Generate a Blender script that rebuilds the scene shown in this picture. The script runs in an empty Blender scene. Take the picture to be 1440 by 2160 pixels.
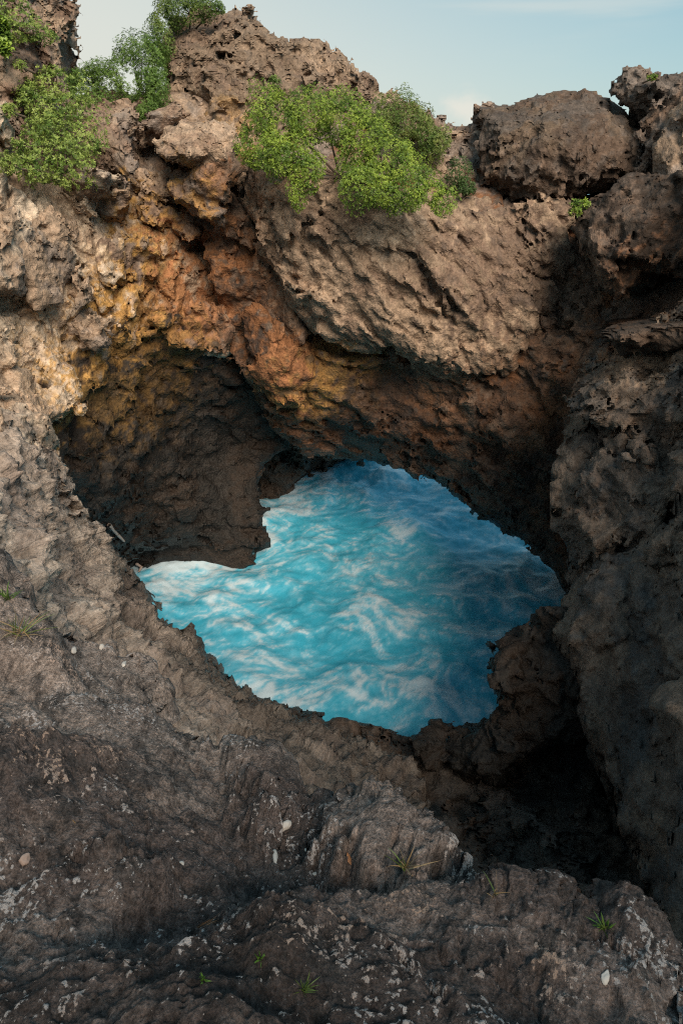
import bpy, math, random
import numpy as np

rng = np.random.default_rng(7)
random.seed(7)
scene = bpy.context.scene
COL = scene.collection

# ------------------------------------------------------------------ camera
CAM_Z, PITCH, FPX = 9.5, math.radians(27.0), 1440.0
cam_d = bpy.data.cameras.new('camera')
cam = bpy.data.objects.new('camera', cam_d); COL.objects.link(cam)
cam.location = (0, 0, CAM_Z)
cam.rotation_euler = (math.radians(90) - PITCH, 0, 0)
cam_d.sensor_fit = 'VERTICAL'; cam_d.sensor_height = 36; cam_d.sensor_width = 24; cam_d.lens = 24
cam_d.clip_start = 0.05; cam_d.clip_end = 20000
scene.camera = cam

# ------------------------------------------------------------------ light
SUN_EL, SUN_AZ = math.radians(38), math.radians(160)      # azimuth clockwise from +Y (behind the viewer, to the right)
world = bpy.data.worlds.new('World'); scene.world = world; world.use_nodes = True
wn, wl = world.node_tree.nodes, world.node_tree.links
wn.clear()
def wnode(t, **k):
    n = wn.new(t)
    for a, b in k.items(): setattr(n, a, b)
    return n
sky = wnode('ShaderNodeTexSky', sky_type='NISHITA', sun_disc=False)
sky.sun_elevation = SUN_EL; sky.sun_rotation = SUN_AZ
sky.air_density = 1.0; sky.dust_density = 0.8; sky.ozone_density = 1.0
bg = wnode('ShaderNodeBackground'); bg.inputs['Strength'].default_value = 0.088
wo = wnode('ShaderNodeOutputWorld')
wl.new(bg.outputs[0], wo.inputs['Surface'])
# thin haze in the air, thicker toward the left and the horizon, one small cumulus and a wisp of cirrus
tc = wnode('ShaderNodeTexCoord'); sep = wnode('ShaderNodeSeparateXYZ'); wl.new(tc.outputs['Generated'], sep.inputs[0])
def wmath(op, a, b=None, c=None, clamp=False):
    n = wnode('ShaderNodeMath', operation=op, use_clamp=clamp)
    for i, v in enumerate((a, b, c)):
        if v is None: continue
        if isinstance(v, (int, float)): n.inputs[i].default_value = v
        else: wl.new(v, n.inputs[i])
    return n.outputs[0]
X, Y, Z = sep.outputs
def wmap(v, a, b, c=0., d=1.):
    n = wnode('ShaderNodeMapRange', interpolation_type='SMOOTHSTEP')
    wl.new(v, n.inputs[0])
    for i, q in enumerate((a, b, c, d)): n.inputs[i + 1].default_value = q
    return n.outputs[0]
low = wmap(wmath('ADD', Z, wmath('MULTIPLY', X, 0.5)), 0.50, -0.10)
wnz = wnode('ShaderNodeTexNoise'); wnz.inputs['Scale'].default_value = 3; wnz.inputs['Detail'].default_value = 5
wmp = wnode('ShaderNodeMapping'); wmp.inputs['Scale'].default_value = (0.7, 0.7, 5); wl.new(tc.outputs['Generated'], wmp.inputs[0]); wl.new(wmp.outputs[0], wnz.inputs[0])
streak = wmap(wnz.outputs[0], 0.54, 0.75)
haze = wmath('ADD', wmath('MULTIPLY', low, 0.92), wmath('MULTIPLY', streak, 0.10), clamp=True)
mix = wnode('ShaderNodeMix', data_type='RGBA')
tint = wnode('ShaderNodeMix', data_type='RGBA', blend_type='MULTIPLY'); tint.inputs['Factor'].default_value = 1; tint.inputs['B'].default_value = (.6, .8, .8, 1)
wl.new(sky.outputs[0], tint.inputs['A'])
veil = wnode('ShaderNodeMix', data_type='RGBA'); veil.inputs['Factor'].default_value = .7; veil.inputs['B'].default_value = (1.5, 2.6, 2.95, 1)
wl.new(tint.outputs['Result'], veil.inputs['A'])
wl.new(haze, mix.inputs['Factor']); wl.new(veil.outputs['Result'], mix.inputs['A'])
mix.inputs['B'].default_value = (4.25, 4.2, 3.75, 1)
def cloud(v, sx, sy, src, k):
    v = np.asarray(v, float); v /= np.linalg.norm(v)
    mp = wnode('ShaderNodeVectorMath', operation='SUBTRACT'); wl.new(tc.outputs['Generated'], mp.inputs[0]); mp.inputs[1].default_value = v
    sc_ = wnode('ShaderNodeVectorMath', operation='MULTIPLY'); wl.new(mp.outputs[0], sc_.inputs[0]); sc_.inputs[1].default_value = (1 / sx, 1 / sx, 1 / sy)
    ln = wnode('ShaderNodeVectorMath', operation='LENGTH'); wl.new(sc_.outputs[0], ln.inputs[0])
    nz = wnode('ShaderNodeTexNoise'); nz.inputs['Scale'].default_value = 1.3; nz.inputs['Detail'].default_value = 5; wl.new(sc_.outputs[0], nz.inputs[0])
    e = wmap(wmath('ADD', ln.outputs['Value'], wmath('MULTIPLY', nz.outputs[0], 1.5)), 1.75, .85)
    m_ = wnode('ShaderNodeMix', data_type='RGBA'); wl.new(wmath('MULTIPLY', e, k), m_.inputs['Factor']); wl.new(src, m_.inputs['A']); m_.inputs['B'].default_value = (4.6, 4.4, 3.9, 1)
    return m_.outputs['Result']
def dirn(px, py):
    dx, dy = (px - 720) / FPX, (1080 - py) / FPX
    return (dx, math.cos(PITCH) + math.sin(PITCH) * dy, -math.sin(PITCH) + math.cos(PITCH) * dy)
sk = cloud(dirn(985, 235), .040, .028, mix.outputs['Result'], .75)
sk = cloud(dirn(1240, 12), .20, .014, sk, .3)
wl.new(sk, bg.inputs['Color'])

sd = bpy.data.lights.new('sun', 'SUN'); sd.energy = 3.0; sd.angle = math.radians(32); sd.color = (1.0, 0.83, 0.64)
so = bpy.data.objects.new('sun', sd); COL.objects.link(so)
so.rotation_euler = (math.radians(90) - SUN_EL, 0, math.pi - SUN_AZ)
so.location = (6, -12, 22)
vs = scene.view_settings
vs.view_transform = 'Standard'; vs.look = 'None'; vs.exposure = 1.05; vs.gamma = 1; vs.use_curve_mapping = False
scene.cycles.use_denoising = False; scene.cycles.filter_width = 1.15
scene.cycles.max_bounces = 6; scene.cycles.diffuse_bounces = 4

# ------------------------------------------------------------------ picture -> place
CP, SP = math.cos(PITCH), math.sin(PITCH)
def at(px, py, t):
    px, py, t = np.broadcast_arrays(np.asarray(px, float), np.asarray(py, float), np.asarray(t, float))
    dx = (px - 720) / FPX; dy = (1080 - py) / FPX
    return np.stack([t * dx, t * (CP + SP * dy), CAM_Z + t * (-SP + CP * dy)], -1)

# ------------------------------------------------------------------ tileable noise volumes
NT = 96
def fft_noise(n, beta, kmin=1.0, kmax=1e9, seed=0):
    g = np.random.default_rng(seed).standard_normal((n, n, n)).astype(np.float32)
    F = np.fft.rfftn(g)
    k = np.sqrt(np.fft.fftfreq(n)[:, None, None]**2 + np.fft.fftfreq(n)[None, :, None]**2 + np.fft.rfftfreq(n)[None, None, :]**2) * n
    a = np.where((k >= kmin) & (k <= kmax), np.maximum(k, .5)**(-beta), 0)
    v = np.fft.irfftn(F * a, s=(n, n, n)).astype(np.float32)
    return (v - v.mean()) / v.std()
TN = fft_noise(NT, 2.5, 2.0, 40, 1)                       # general lumps
TN2 = fft_noise(NT, 2.1, 3.0, 44, 2)                      # rougher
def ridged(seed):
    out = np.zeros((NT,) * 3, np.float32); a = 1.0
    for i, (lo, hi) in enumerate(((2, 4), (5, 8), (10, 16), (20, 32))):
        out += a * (1 - np.minimum(np.abs(fft_noise(NT, 1.0, lo, hi, seed + i)), 1.6)); a *= .55
    return (out - out.mean()) / out.std()
TR = ridged(20)
def worley(cells, seed, n=NT):
    r = np.random.default_rng(seed)
    pts = r.random((cells, cells, cells, 3)); val = r.random((cells, cells, cells)).astype(np.float32)
    ax = (np.arange(n) + .5) / n * cells
    ci = np.floor(ax).astype(int)
    f1 = np.full((n, n, n), 9., np.float32); f2 = f1.copy(); cv = np.zeros((n, n, n), np.float32); tl = cv.copy()
    tv = r.standard_normal((cells, cells, cells, 3)); tv /= np.linalg.norm(tv, axis=-1)[..., None]
    for a in (-1, 0, 1):
        for b in (-1, 0, 1):
            for c in (-1, 0, 1):
                I, J, K = (ci + a) % cells, (ci + b) % cells, (ci + c) % cells
                P = pts[np.ix_(I, J, K)]
                dx = (ci + a)[:, None, None] + P[..., 0] - ax[:, None, None]
                dy = (ci + b)[None, :, None] + P[..., 1] - ax[None, :, None]
                dz = (ci + c)[None, None, :] + P[..., 2] - ax[None, None, :]
                d = np.sqrt(dx * dx + dy * dy + dz * dz).astype(np.float32)
                m = d < f1
                f2 = np.where(m, f1, np.minimum(f2, d)); f1 = np.where(m, d, f1)
                cv = np.where(m, val[np.ix_(I, J, K)], cv)
                g = tv[np.ix_(I, J, K)]
                tl = np.where(m, -(g[..., 0] * dx + g[..., 1] * dy + g[..., 2] * dz), tl).astype(np.float32)
    return f1, f2 - f1, cv, tl + .5 * (cv - .5)
WF, WC, WV, WT = worley(7, 5)
_rots = []
for i in range(12):
    q, _ = np.linalg.qr(np.random.default_rng(90 + i).standard_normal((3, 3))); _rots.append(q.astype(np.float32))
from concurrent.futures import ThreadPoolExecutor
POOL = ThreadPoolExecutor(4)
def _samp(Tf, p, rot, sc, near, out, a, b):
    q = (p[a:b] @ rot) * sc + np.float32(200 * NT)
    i = q.astype(np.int32)
    q -= i; i %= NT
    x, y, z = i[:, 0], i[:, 1], i[:, 2]
    if near:
        out[a:b] = Tf.take((x * NT + y) * NT + z); return
    x1 = x + 1; x1[x1 == NT] = 0; y1 = y + 1; y1[y1 == NT] = 0; z1 = z + 1; z1[z1 == NT] = 0
    x = x * (NT * NT); x1 *= NT * NT; y = y * NT; y1 *= NT
    fx, fy, fz = q[:, 0], q[:, 1], q[:, 2]
    def lz(c):
        u = Tf.take(c + z); u += (Tf.take(c + z1) - u) * fz; return u
    u = lz(x + y); u += (lz(x + y1) - u) * fy
    v = lz(x1 + y); v += (lz(x1 + y1) - v) * fy
    u += (v - u) * fx
    out[a:b] = u
def samp(T, p, period, rot=0, near=False):
    """trilinear look-up of a tile; period in metres"""
    p = np.ascontiguousarray(p, np.float32); n = len(p); out = np.empty(n, np.float32)
    Tf = T.ravel(); C = 40000; sc = np.float32(NT / period)
    list(POOL.map(lambda a: _samp(Tf, p, _rots[rot % 12], sc, near, out, a, min(n, a + C)), range(0, n, C)))
    return out
def sstep(x, a, b):
    t = np.clip((x - a) / (b - a), 0, 1); return t * t * (3 - 2 * t)

# ------------------------------------------------------------------ solids from an outline, control depths and carved noise
def poly_sd(poly, gx, gy):
    P = np.asarray(poly, float); Q = np.roll(P, -1, 0)
    best = np.full(gx.shape, 1e9); inside = np.zeros(gx.shape, bool)
    for (ax, ay), (bx, by) in zip(P, Q):
        ex, ey = bx - ax, by - ay
        wx, wy = gx - ax, gy - ay
        u = np.clip((wx * ex + wy * ey) / (ex * ex + ey * ey + 1e-9), 0, 1)
        best = np.minimum(best, np.hypot(wx - u * ex, wy - u * ey))
        c = ((ay > gy) != (by > gy)) & (gx < (bx - ax) * (gy - ay) / (by - ay + 1e-12) + ax)
        inside ^= c
    return np.where(inside, best, -best)
def line_d(pl, gx, gy):
    best = np.full(gx.shape, 1e9)
    for (ax, ay), (bx, by) in zip(pl[:-1], pl[1:]):
        ex, ey = bx - ax, by - ay
        u = np.clip(((gx - ax) * ex + (gy - ay) * ey) / (ex * ex + ey * ey + 1e-9), 0, 1)
        best = np.minimum(best, np.hypot(gx - ax - u * ex, gy - ay - u * ey))
    return best
def tps(pts, gx, gy, smooth=2e-3):
    P = np.asarray(pts, float); n = len(P); xy = P[:, :2] / 500.; w = 1. / P[:, 2]
    def U(r2): return .5 * r2 * np.log(r2 + 1e-12)
    d2 = ((xy[:, None] - xy[None])**2).sum(-1)
    A = np.zeros((n + 3, n + 3)); A[:n, :n] = U(d2) + smooth * np.eye(n)
    A[:n, n] = 1; A[:n, n + 1:] = xy; A[n, :n] = 1; A[n + 1:, :n] = xy.T
    A[n + 1:, n + 1:] -= 1e-9 * np.eye(2)
    s = np.linalg.lstsq(A, np.r_[w, 0, 0, 0], rcond=None)[0]
    X_, Y_ = gx / 500., gy / 500.
    o = s[n] + s[n + 1] * X_ + s[n + 2] * Y_
    for i in range(n): o = o + s[i] * U((X_ - xy[i, 0])**2 + (Y_ - xy[i, 1])**2)
    return 1. / np.clip(o, w.min() * .88, w.max() * 1.14)
def smin(a, b, r):
    h = np.clip(.5 + .5 * (b - a) / r, 0, 1)
    return b * (1 - h) + a * h - r * h * (1 - h)

def build_mesh(name, V, Q, mat, parent=None, colors=None, wet=None, smooth=True, lich=None):
    me = bpy.data.meshes.new(name)
    nq = Q.shape[1]
    me.vertices.add(len(V)); me.vertices.foreach_set('co', np.ascontiguousarray(V, np.float32).ravel())
    me.loops.add(Q.size); me.loops.foreach_set('vertex_index', np.ascontiguousarray(Q, np.int32).ravel())
    me.polygons.add(len(Q)); me.polygons.foreach_set('loop_start', np.arange(0, Q.size, nq, dtype=np.int32))
    me.polygons.foreach_set('use_smooth', np.full(len(Q), smooth))
    me.update(calc_edges=True)
    if colors is not None:
        a = me.color_attributes.new('Col', 'FLOAT_COLOR', 'POINT')
        a.data.foreach_set('color', np.c_[colors, np.ones(len(V))].astype(np.float32).ravel())
    if wet is not None:
        a = me.attributes.new('wet', 'FLOAT', 'POINT'); a.data.foreach_set('value', wet.astype(np.float32))
    if lich is not None:
        a = me.attributes.new('lich', 'FLOAT', 'POINT'); a.data.foreach_set('value', lich.astype(np.float32))
    me.materials.append(mat)
    o = bpy.data.objects.new(name, me); COL.objects.link(o)
    if parent is not None: o.parent = parent; o.matrix_parent_inverse = parent.matrix_basis.inverted()
    return o

def surface_nets(f):
    ni, nj, nk = f.shape
    ins = f > 0
    s = np.zeros((ni - 1, nj - 1, nk - 1), np.uint8)
    offs = [(a, b, c) for a in (0, 1) for b in (0, 1) for c in (0, 1)]
    for a, b, c in offs: s += ins[a:ni - 1 + a, b:nj - 1 + b, c:nk - 1 + c]
    idx = np.argwhere((s > 0) & (s < 8))
    ids = np.full(s.shape, -1, np.int32); ids[tuple(idx.T)] = np.arange(len(idx))
    acc = np.zeros((len(idx), 3), np.float32); cnt = np.zeros(len(idx), np.float32)
    fr = f.ravel(); base = (idx[:, 0] * nj + idx[:, 1]) * nk + idx[:, 2]
    for ax in range(3):
        for o in offs:
            if o[ax]: continue
            o2 = list(o); o2[ax] = 1
            va = fr[base + (o[0] * nj + o[1]) * nk + o[2]]; vb = fr[base + (o2[0] * nj + o2[1]) * nk + o2[2]]
            m = (va > 0) != (vb > 0)
            u = va[m] / (va[m] - vb[m])
            for d in range(3):
                acc[m, d] += o[d] + (u if d == ax else 0)
            cnt[m] += 1
    V = idx + acc / cnt[:, None]
    quads = []
    for ax in range(3):
        b, c = [(1, 2), (2, 0), (0, 1)][ax]
        lo = [slice(1, -1)] * 3; lo[ax] = slice(0, -1)
        hi = [slice(1, -1)] * 3; hi[ax] = slice(1, None)
        A, B = ins[tuple(lo)], ins[tuple(hi)]
        e = np.argwhere(A != B); flip = A[tuple(e.T)]
        org = np.ones(3, int); org[ax] = 0
        e = e + org
        def cell(db, dc):
            q = e.copy(); q[:, b] -= db; q[:, c] -= dc; return ids[tuple(q.T)]
        q = np.stack([cell(0, 0), cell(1, 0), cell(1, 1), cell(0, 1)], 1)
        q[~flip] = q[~flip][:, ::-1]
        quads.append(q)
    Q = np.concatenate(quads); Q = Q[(Q >= 0).all(1)]
    return V, Q

H0 = 4.8
NTRI = [0]
def solid(name, poly, pts, T, r, relief, paint, mat, parent=None, h=None, margin=36, cracks=(), lead=.26, closed=False):
    """rock: outline and depths fix the big form, relief(p) carves it; the far side stays open unless closed"""
    h = h or H0
    P = np.asarray(poly, float)
    x0, y0 = P.min(0) - margin; x1, y1 = P.max(0) + margin
    gx, gy = np.meshgrid(np.arange(max(x0, -170), min(x1, 1600), h), np.arange(max(y0, -150), min(y1, 2330), h), indexing='ij')
    x0, y0 = gx[0, 0], gy[0, 0]
    D = tps(pts, gx, gy)
    S = poly_sd(poly, gx, gy)
    gi = np.gradient(D, h, axis=0) * FPX / D; gj = np.gradient(D, h, axis=1) * FPX / D
    G = np.clip(np.sqrt(1 + gi * gi + gj * gj), 1, 3.5)
    dref = float(np.percentile(D[S > 0], 20))
    st = h / FPX; L_ = lead / dref
    ks = [-L_ - st]
    while ks[-1] < L_: ks.append(ks[-1] + st)
    g = st
    while ks[-1] < (T + (lead if closed else 0)) / dref:
        if not closed or ks[-1] < (T - lead) / dref: g *= 1.3
        else: g = max(g * .6, st * 1.5)
        ks.append(ks[-1] + g)
    ks = np.array(ks)
    ts = D[..., None] * (1 + G[..., None] * ks)
    a = ((ts - D[..., None]) / G[..., None]).astype(np.float32)
    s = (S[..., None] * ts / FPX).astype(np.float32)
    f = smin(a, s, r)
    if closed: f = smin(f, (T - a).astype(np.float32), r)
    for c in cracks:
        wq = np.stack([gx.ravel() / 90, gy.ravel() / 90, gx.ravel() * 0], 1)
        d = line_d(c[0], gx + 7 * samp(TN2, wq, 2.0, 1).reshape(gx.shape), gy + 5 * samp(TN2, wq, 2.0, 2).reshape(gx.shape)) * D / FPX * (1 + .4 * samp(TN2, wq, 1.3, 3).reshape(gx.shape).clip(-1.5, 2))
        f -= (c[2] * np.exp(-(d / c[1])**2))[..., None].astype(np.float32) * (a < c[2] * 3)
    m = np.abs(f) < lead
    I = np.nonzero(m)
    p = at(gx[I[0], I[1]], gy[I[0], I[1]], ts[m]).astype(np.float32)
    f[m] += np.clip(relief(p), -lead * .95, lead * .95)
    f[0] = f[-1] = -1; f[:, 0] = f[:, -1] = -1; f[:, :, 0] = -1
    if closed: f[:, :, -1] = -1
    V, Q = surface_nets(f)
    edge = (V[:, 0] < 1.2) | (V[:, 0] > f.shape[0] - 2.2) | (V[:, 1] < 1.2) | (V[:, 1] > f.shape[1] - 2.2)
    Q = Q[~edge[Q].any(1)]
    i = np.clip(V[:, 0], 0, f.shape[0] - 1.001); j = np.clip(V[:, 1], 0, f.shape[1] - 1.001)
    ii, jj = i.astype(int), j.astype(int); fi, fj = i - ii, j - jj
    def bil(A): return (A[ii, jj] * (1 - fi) + A[ii + 1, jj] * fi) * (1 - fj) + (A[ii, jj + 1] * (1 - fi) + A[ii + 1, jj + 1] * fi) * fj
    kv = np.interp(V[:, 2], np.arange(len(ks)), ks)
    W = at(x0 + V[:, 0] * h, y0 + V[:, 1] * h, bil(D) * (1 + bil(G) * kv))
    # drop crumbs: keep pieces of a decent size only
    par = np.arange(len(W))
    E = np.concatenate([Q[:, :2], Q[:, 1:3]]).astype(np.int32); ea, eb = E[:, 0], E[:, 1]
    for _ in range(80):
        pa, pb = par[ea], par[eb]; d = pa != pb
        if not d.any(): break
        ea, eb, pa, pb = ea[d], eb[d], pa[d], pb[d]
        par[np.maximum(pa, pb)] = np.minimum(pa, pb)      # hook the higher root under the lower one
        while True:
            q = par[par]
            if (q == par).all(): break
            par = q
    big = np.argmax(np.bincount(par, minlength=len(W)))
    keep = par == big
    new = np.cumsum(keep) - 1
    Q = new[Q[keep[Q[:, 0]]]]; W = W[keep]
    NTRI[0] += 2 * len(Q); print('%-14s %7d quads  grid %s band %d' % (name, len(Q), f.shape, m.sum()))
    # vertex normals for paint
    n = np.zeros_like(W); fn = np.cross(W[Q[:, 2]] - W[Q[:, 0]], W[Q[:, 3]] - W[Q[:, 1]])
    for c in range(4): 
        for d in range(3): n[:, d] += np.bincount(Q[:, c], fn[:, d], len(W))
    n /= np.linalg.norm(n, axis=1)[:, None] + 1e-9
    cen = W.mean(0)
    got = paint(W.astype(np.float32), n)
    return build_mesh(name, W, Q, mat, parent, got[0], got[1], smooth=not mat.get('flat'), lich=got[2] if len(got) > 2 else None)

def sheet(name, poly, pts, rim, drop, relief, paint, mat, parent=None, h=4.0, humps=()):
    """near ground: a surface through the control depths, carved along its normal, rolling over and down at its edge"""
    P = np.asarray(poly, float); ext = 26
    x0, y0 = P.min(0) - ext; x1, y1 = P.max(0) + ext
    gx, gy = np.meshgrid(np.arange(max(x0, -170), min(x1, 1600), h), np.arange(max(y0, -150), min(y1, 2330), h), indexing='ij')
    wq = np.stack([gx.ravel() / 70, gy.ravel() / 70, gx.ravel() * 0], 1)
    S = poly_sd(poly, gx, gy) + 5 * samp(TN2, wq, 3.0, 1).reshape(gx.shape)
    D = tps(pts, gx, gy)
    W = at(gx, gy, D)
    m = S * D / FPX
    e = np.clip(1 - m / rim, 0, None)
    z = np.where(e < 1, rim * (1 - np.sqrt(np.clip(1 - e * e, 0, 1))), rim + (e - 1) * rim * drop)
    W[..., 2] -= z * .8
    du = np.gradient(W, axis=0); dv = np.gradient(W, axis=1); n = np.cross(dv, du); n /= np.linalg.norm(n, axis=-1)[..., None] + 1e-9
    if n[..., 2].mean() < 0: n = -n
    for hp, amt in humps: W[..., 2] += amt * sstep((poly_sd(hp, gx, gy) + 14 * samp(TN2, wq, 4.0, 2).reshape(gx.shape)) * D / FPX, -.03, .11)
    nx, ny = gx.shape
    V = W.reshape(-1, 3); nn = n.reshape(-1, 3)
    V = V + nn * (relief(V.astype(np.float32)) * np.clip(1.55 - e.ravel(), .12, 1))[:, None]
    ii = np.arange(nx * ny).reshape(nx, ny)
    Q = np.stack([ii[:-1, :-1], ii[1:, :-1], ii[1:, 1:], ii[:-1, 1:]], -1).reshape(-1, 4)
    ok = (S > -ext * .7).ravel(); Q = Q[ok[Q].all(1)]
    used = np.unique(Q); new = np.full(nx * ny, -1); new[used] = np.arange(len(used)); V = V[used]; Q = new[Q]
    fn_ = np.cross(V[Q[:, 2]] - V[Q[:, 0]], V[Q[:, 3]] - V[Q[:, 1]])
    if fn_[:, 2].mean() < 0: Q = Q[:, ::-1]
    NTRI[0] += 2 * len(Q); print('%-14s %7d quads' % (name, len(Q)))
    got = paint(V.astype(np.float32), V)
    return build_mesh(name, V, Q, mat, parent, got[0], got[1], lich=got[2] if len(got) > 2 else None)

# ------------------------------------------------------------------ relief styles
def relief(lump=.05, lp=5., rough=.022, rp=1.3, ridge=.0, gp=2.4, crack=.0, cp=3.5, block=.0, strata=.0, sf=2.2, sdir=(0.45, .1, .9), pit=.0, pp=2.2, pth=.42, fine=.014, seed=0, warp=.07, facet=.20, fp=7., facet2=.05, fp2=2.4, along=None, ak=.4):
    sdir = np.asarray(sdir, float); sdir = sdir / np.linalg.norm(sdir)
    def fn(p):
        k = seed
        if along is not None:
            dv = np.asarray(along, np.float32); dv = dv / np.linalg.norm(dv)
            p = p + (ak - 1) * (p @ dv)[:, None] * dv
        w = p + warp * np.stack([samp(TN, p, 4.3, (k + 1) % 12), samp(TN, p, 4.3, (k + 2) % 12), samp(TN, p, 4.3, (k + 3) % 12)], 1)
        o = lump * samp(TN, p, lp, k % 12) + rough * samp(TN2, p, rp, (k + 4) % 12)
        if ridge: o += ridge * samp(TR, w, gp, (k + 5) % 12)
        if fine: o += fine * samp(TN2, p, 1.1, (k + 6) % 12)
        if facet: o += facet * samp(WT, w, fp, (k + 10) % 12)
        if facet2: o += facet2 * samp(WT, w, fp2, (k + 11) % 12)
        if crack or block:
            c = samp(WC, w, cp, (k + 7) % 12)
            if block: o += block * (samp(WV, w, cp, (k + 7) % 12, near=True) - .5) * sstep(c, 0, .25)
            if crack: o -= crack * np.exp(-(c / .07)**2)
        if strata:
            ph = (w @ sdir.astype(np.float32)) * sf + .35 * samp(TN, p, 3.1, (k + 8) % 12)
            fr_ = ph - np.floor(ph)
            o += strata * (np.minimum(fr_ / .78, (1 - fr_) / .22) - .5)
        if pit:
            f1 = samp(WF, w, pp, (k + 9) % 12)
            o -= pit * sstep(pth - f1, 0, .3) * (1 + .6 * samp(TN, p, 2.9, (k + 2) % 12)).clip(0, 2)
        return (o - .03).astype(np.float32)
    return fn

# ------------------------------------------------------------------ rock colours (minerals, stains, lichen, painted sun and shade)
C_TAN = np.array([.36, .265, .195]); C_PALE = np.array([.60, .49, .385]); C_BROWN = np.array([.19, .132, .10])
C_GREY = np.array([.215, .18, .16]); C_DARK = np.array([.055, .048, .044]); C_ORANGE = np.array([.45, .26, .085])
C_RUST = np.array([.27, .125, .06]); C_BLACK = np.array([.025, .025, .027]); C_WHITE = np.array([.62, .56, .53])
def lerp(a, b, t): return a + (b - a) * t[:, None]
STAIN_SUN = []      # (centre, radius, colour, strength)
def blob(px, py, t, rad, colr, k=1.0): STAIN_SUN.append((at(px, py, t), rad, colr, k))
def paint(base=C_BROWN, second=C_TAN, third=C_GREY, dark=.5, black=.0, stains=True, tide_shade=2.2, seed=0, lichen=0., lp=.9):
    def fn(W, n):
        k = seed
        a = samp(TN, W, 5.5, (k + 3) % 12); b = samp(TN2, W, 2.1, (k + 5) % 12); c = samp(TN2, W, .8, (k + 7) % 12)
        col_ = lerp(np.broadcast_to(base, W.shape), second, sstep(a + .5 * b, -.6, 1.1))
        col_ = lerp(col_, third, .8 * sstep(samp(TN, W, 3.7, (k + 8) % 12) + .4 * c, .2, 1.3))
        if stains:
            vein = samp(TR, W * np.array([1, 1, .45], np.float32), 1.5, k + 2)
            for cen, rad, cc, s in STAIN_SUN:
                d = np.linalg.norm(W - cen, axis=1) / rad
                m = np.nonzero(d < 1.6)[0]
                if len(m) == 0: continue
                q = sstep(1.2 - d[m] + .34 * b[m] + .22 * c[m] + .18 * vein[m], 0, .6) * s
                col_[m] = lerp(col_[m], cc, np.clip(q * (1 + .12 * c[m]), 0, 1))
        col_ = lerp(col_, C_DARK, dark * sstep(b + .6 * c, .5, 2.0))
        if black: col_ = lerp(col_, C_BLACK, black * sstep(samp(TN, W, 2.6, (k + 9) % 12) + .5 * b, -.2, 1.2))
        col_ = col_ * (1 + .13 * c + .07 * b)[:, None].clip(.45, 1.7)
        if lichen:
            g = samp(TR, W, lp, (k + 1) % 12) + .8 * samp(TN, W, 2.4, (k + 10) % 12) + .35 * c
            col_ = lerp(col_, C_WHITE, lichen * sstep(g, 1.55, 2.2))
        wet_shade = sstep(tide_shade - W[:, 2] + .5 * a + .2 * b, -.9, 1.1)  # splash band; raised levels also put shade into cave and lip colour
        col_ = lerp(col_, col_ * .38 + np.array([.004, .004, .004]), wet_shade)
        return np.clip(col_, .012, .8), wet_shade
    return fn

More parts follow.
